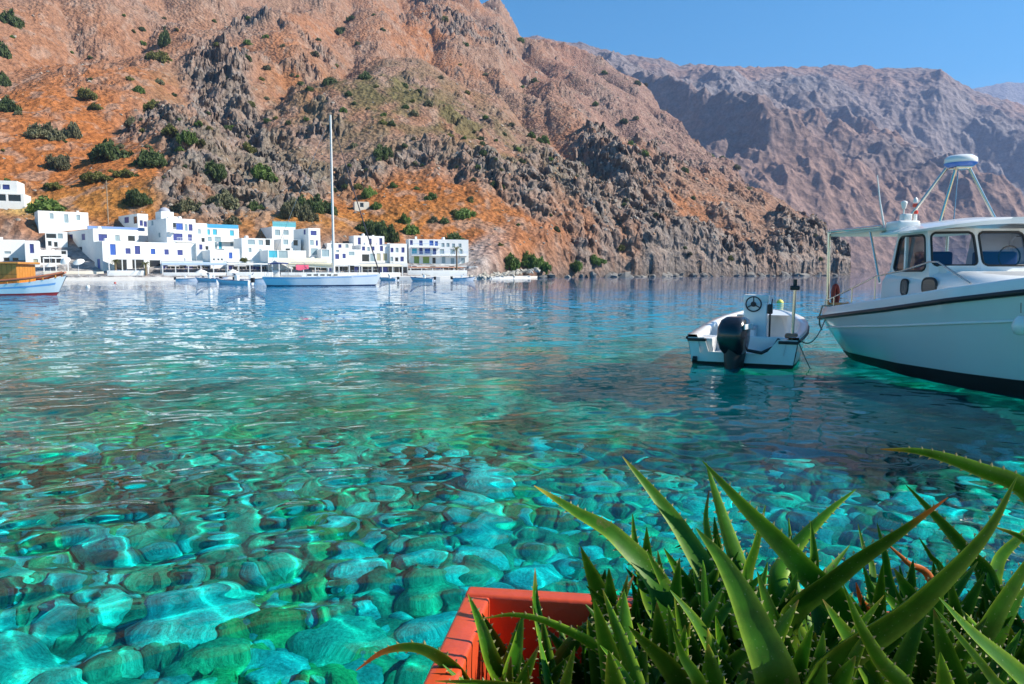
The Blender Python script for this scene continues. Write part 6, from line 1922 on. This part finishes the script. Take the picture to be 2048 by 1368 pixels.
PL(0, [(936, 1188, 1.50), (962, 1250, 1.47), (990, 1330, 1.45)], 36, -10, (YE, .93), 1.5)
PL(0, [(962, 1238, 1.42), (1030, 1230, 1.40), (1110, 1250, 1.39), (1215, 1312, 1.40), (1230, 1390, 1.42)], 40, -50, (YE, .9), 1.5)
PL(0, [(712, 1341, 1.36), (770, 1302, 1.36), (840, 1296, 1.36), (905, 1335, 1.37), (960, 1400, 1.38)], 44, -45, (OR, .78), 1.3)
PL(0, [(870, 1362, 1.28), (960, 1366, 1.28), (1050, 1380, 1.30)], 30, -30, (YE, .9), 1.4)
PL(0, [(1046, 1225, 1.40), (1035, 1290, 1.39), (1020, 1370, 1.39)], 46, 15, None, 1.3)
PL(1, [(1192, 1138, 1.62), (1215, 1180, 1.6), (1240, 1230, 1.57), (1260, 1300, 1.5)], 34, 40)
PL(1, [(1268, 1150, 1.48), (1245, 1200, 1.47), (1225, 1260, 1.46), (1230, 1330, 1.45)], 34, 30, (BR, .86))
PL(3, [(1686, 1168, 1.22), (1720, 1250, 1.22), (1760, 1320, 1.22), (1810, 1400, 1.22)], 50, -30, None, 1.2)
PL(4, [(1878, 1195, 1.18), (1950, 1270, 1.18), (2040, 1350, 1.18), (2120, 1440, 1.2)], 70, 45, None, .9)
PL(4, [(1868, 1215, 1.12), (1920, 1275, 1.12), (1980, 1350, 1.12), (2020, 1420, 1.14)], 30, 0, None, 1.2)
PL(3, [(1577, 1036, 1.62), (1582, 1090, 1.6), (1590, 1170, 1.56)], 24, 15, None, 1.3)
PL(3, [(1622, 1042, 1.52), (1628, 1110, 1.51), (1632, 1190, 1.5)], 40, 20, None, 1.1)
PL(3, [(1716, 1048, 1.62), (1726, 1090, 1.61), (1745, 1170, 1.57)], 26, 30)
PL(4, [(1754, 1046, 1.6), (1770, 1110, 1.58), (1790, 1200, 1.55)], 30, 0, None, 1.35)
PL(4, [(1772, 1086, 1.55), (1815, 1125, 1.54), (1870, 1180, 1.52)], 26, 0, (OR, .55), 1.3)
PL(4, [(1838, 1075, 1.6), (1860, 1110, 1.59), (1890, 1170, 1.56)], 30, -20, None, 1.2)
PL(2, [(1340, 1180, 1.36), (1390, 1240, 1.35), (1430, 1310, 1.34), (1470, 1400, 1.33)], 52, 35)
PL(1, [(1345, 1255, 1.26), (1365, 1310, 1.26), (1395, 1390, 1.26)], 50, -20, None, 1.4)
PL(3, [(1700, 1090, 1.55), (1640, 1170, 1.5), (1600, 1260, 1.46)], 44, 40, None, .9)
PL(3, [(1712, 1165, 1.5), (1722, 1200, 1.5), (1745, 1260, 1.48)], 34, -10, (OR, .5), 1.2)
PL(5, [(2100, 1060, 1.34), (2040, 1150, 1.33), (1980, 1250, 1.32), (1940, 1340, 1.32)], 80, 50, None, .8)
PL(2, [(1418, 980, 1.62), (1412, 1040, 1.6), (1425, 1110, 1.58), (1450, 1200, 1.55)], 28, -10, (BR, .9), 1.3)
PL(1, [(1200, 1290, 1.30), (1235, 1330, 1.30), (1270, 1400, 1.30)], 36, 10, None, 1.2)
PL(3, [(1500, 1160, 1.5), (1450, 1240, 1.48), (1440, 1330, 1.46)], 40, 20)
PL(2, [(1350, 1095, 1.6), (1385, 1090, 1.59), (1415, 1160, 1.57), (1430, 1250, 1.55)], 30, -10, None, 1.2)
# the crowd of leaves behind and between them
for k in range(240):
    pl = random.choice([1, 1, 1, 2, 2, 2, 3, 3, 4, 4, 5, 5, 6])
    rx, ry = ROOTS[pl]
    a = random.uniform(0, 6.28); el = R(random.uniform(52, 86)); Ln = random.uniform(.2, .38)
    d = Vector((math.cos(a), math.sin(a) * .55, 0))
    r0 = Vector((rx + random.uniform(-.13, .13) + (.06 if pl == 1 else 0), ry + random.uniform(-.16, .19), .80))
    p1 = r0 + d * Ln * .45 * math.cos(el) + Vector((0, 0, Ln * .5 * math.sin(el)))
    p2 = r0 + d * Ln * (1.0 + .15 * random.random()) * math.cos(el) + Vector((0, 0, Ln * math.sin(el) * random.uniform(.85, 1.0)))
    if p2.y < .95: continue
    leaf(pl, [r0, p1, p2], random.uniform(.045, .085), R(random.uniform(-45, 45)), random.choice([None, None, None, (BR, .93), (YE, .92)]), random.uniform(.75, 1.45))

for k in range(38):                                       # small offsets at the planter's left end
    r0 = Vector((random.uniform(-.03, .26), random.uniform(1.3, 1.58), .74))
    a = random.uniform(0, 6.28); el = R(random.uniform(55, 85)); Ln = random.uniform(.16, .3)
    d = Vector((math.cos(a), math.sin(a) * .6, 0))
    leaf(0, [r0, r0 + d * Ln * .4 * math.cos(el) + Vector((0, 0, Ln * .5)), r0 + d * Ln * math.cos(el) + Vector((0, 0, Ln * math.sin(el)))], random.uniform(.03, .055), R(random.uniform(-45, 45)), random.choice([None, None, (BR, .9), (YE, .9)]), random.uniform(.8, 1.4))
# ------------------------------------------------------------------ air between the camera and the far mountains
def haze():
    m = bpy.data.materials.new('haze_air'); m.use_nodes = True
    nt = m.node_tree; nt.nodes.clear()
    pv = nt.nodes.new('ShaderNodeVolumePrincipled')
    pv.inputs['Color'].default_value = (0.42, 0.57, 1.0, 1)
    pv.inputs['Density'].default_value = 1.0e-4
    pv.inputs['Anisotropy'].default_value = 0.2
    out = nt.nodes.new('ShaderNodeOutputMaterial')
    nt.links.new(pv.outputs[0], out.inputs['Volume'])
    o = MB().box(-8000, 8000, -200, 8000, -31, 1650).build('haze', m)
    tag(o, 'thin blue haze over the bay and the far mountains', None, kind='stuff')
haze()
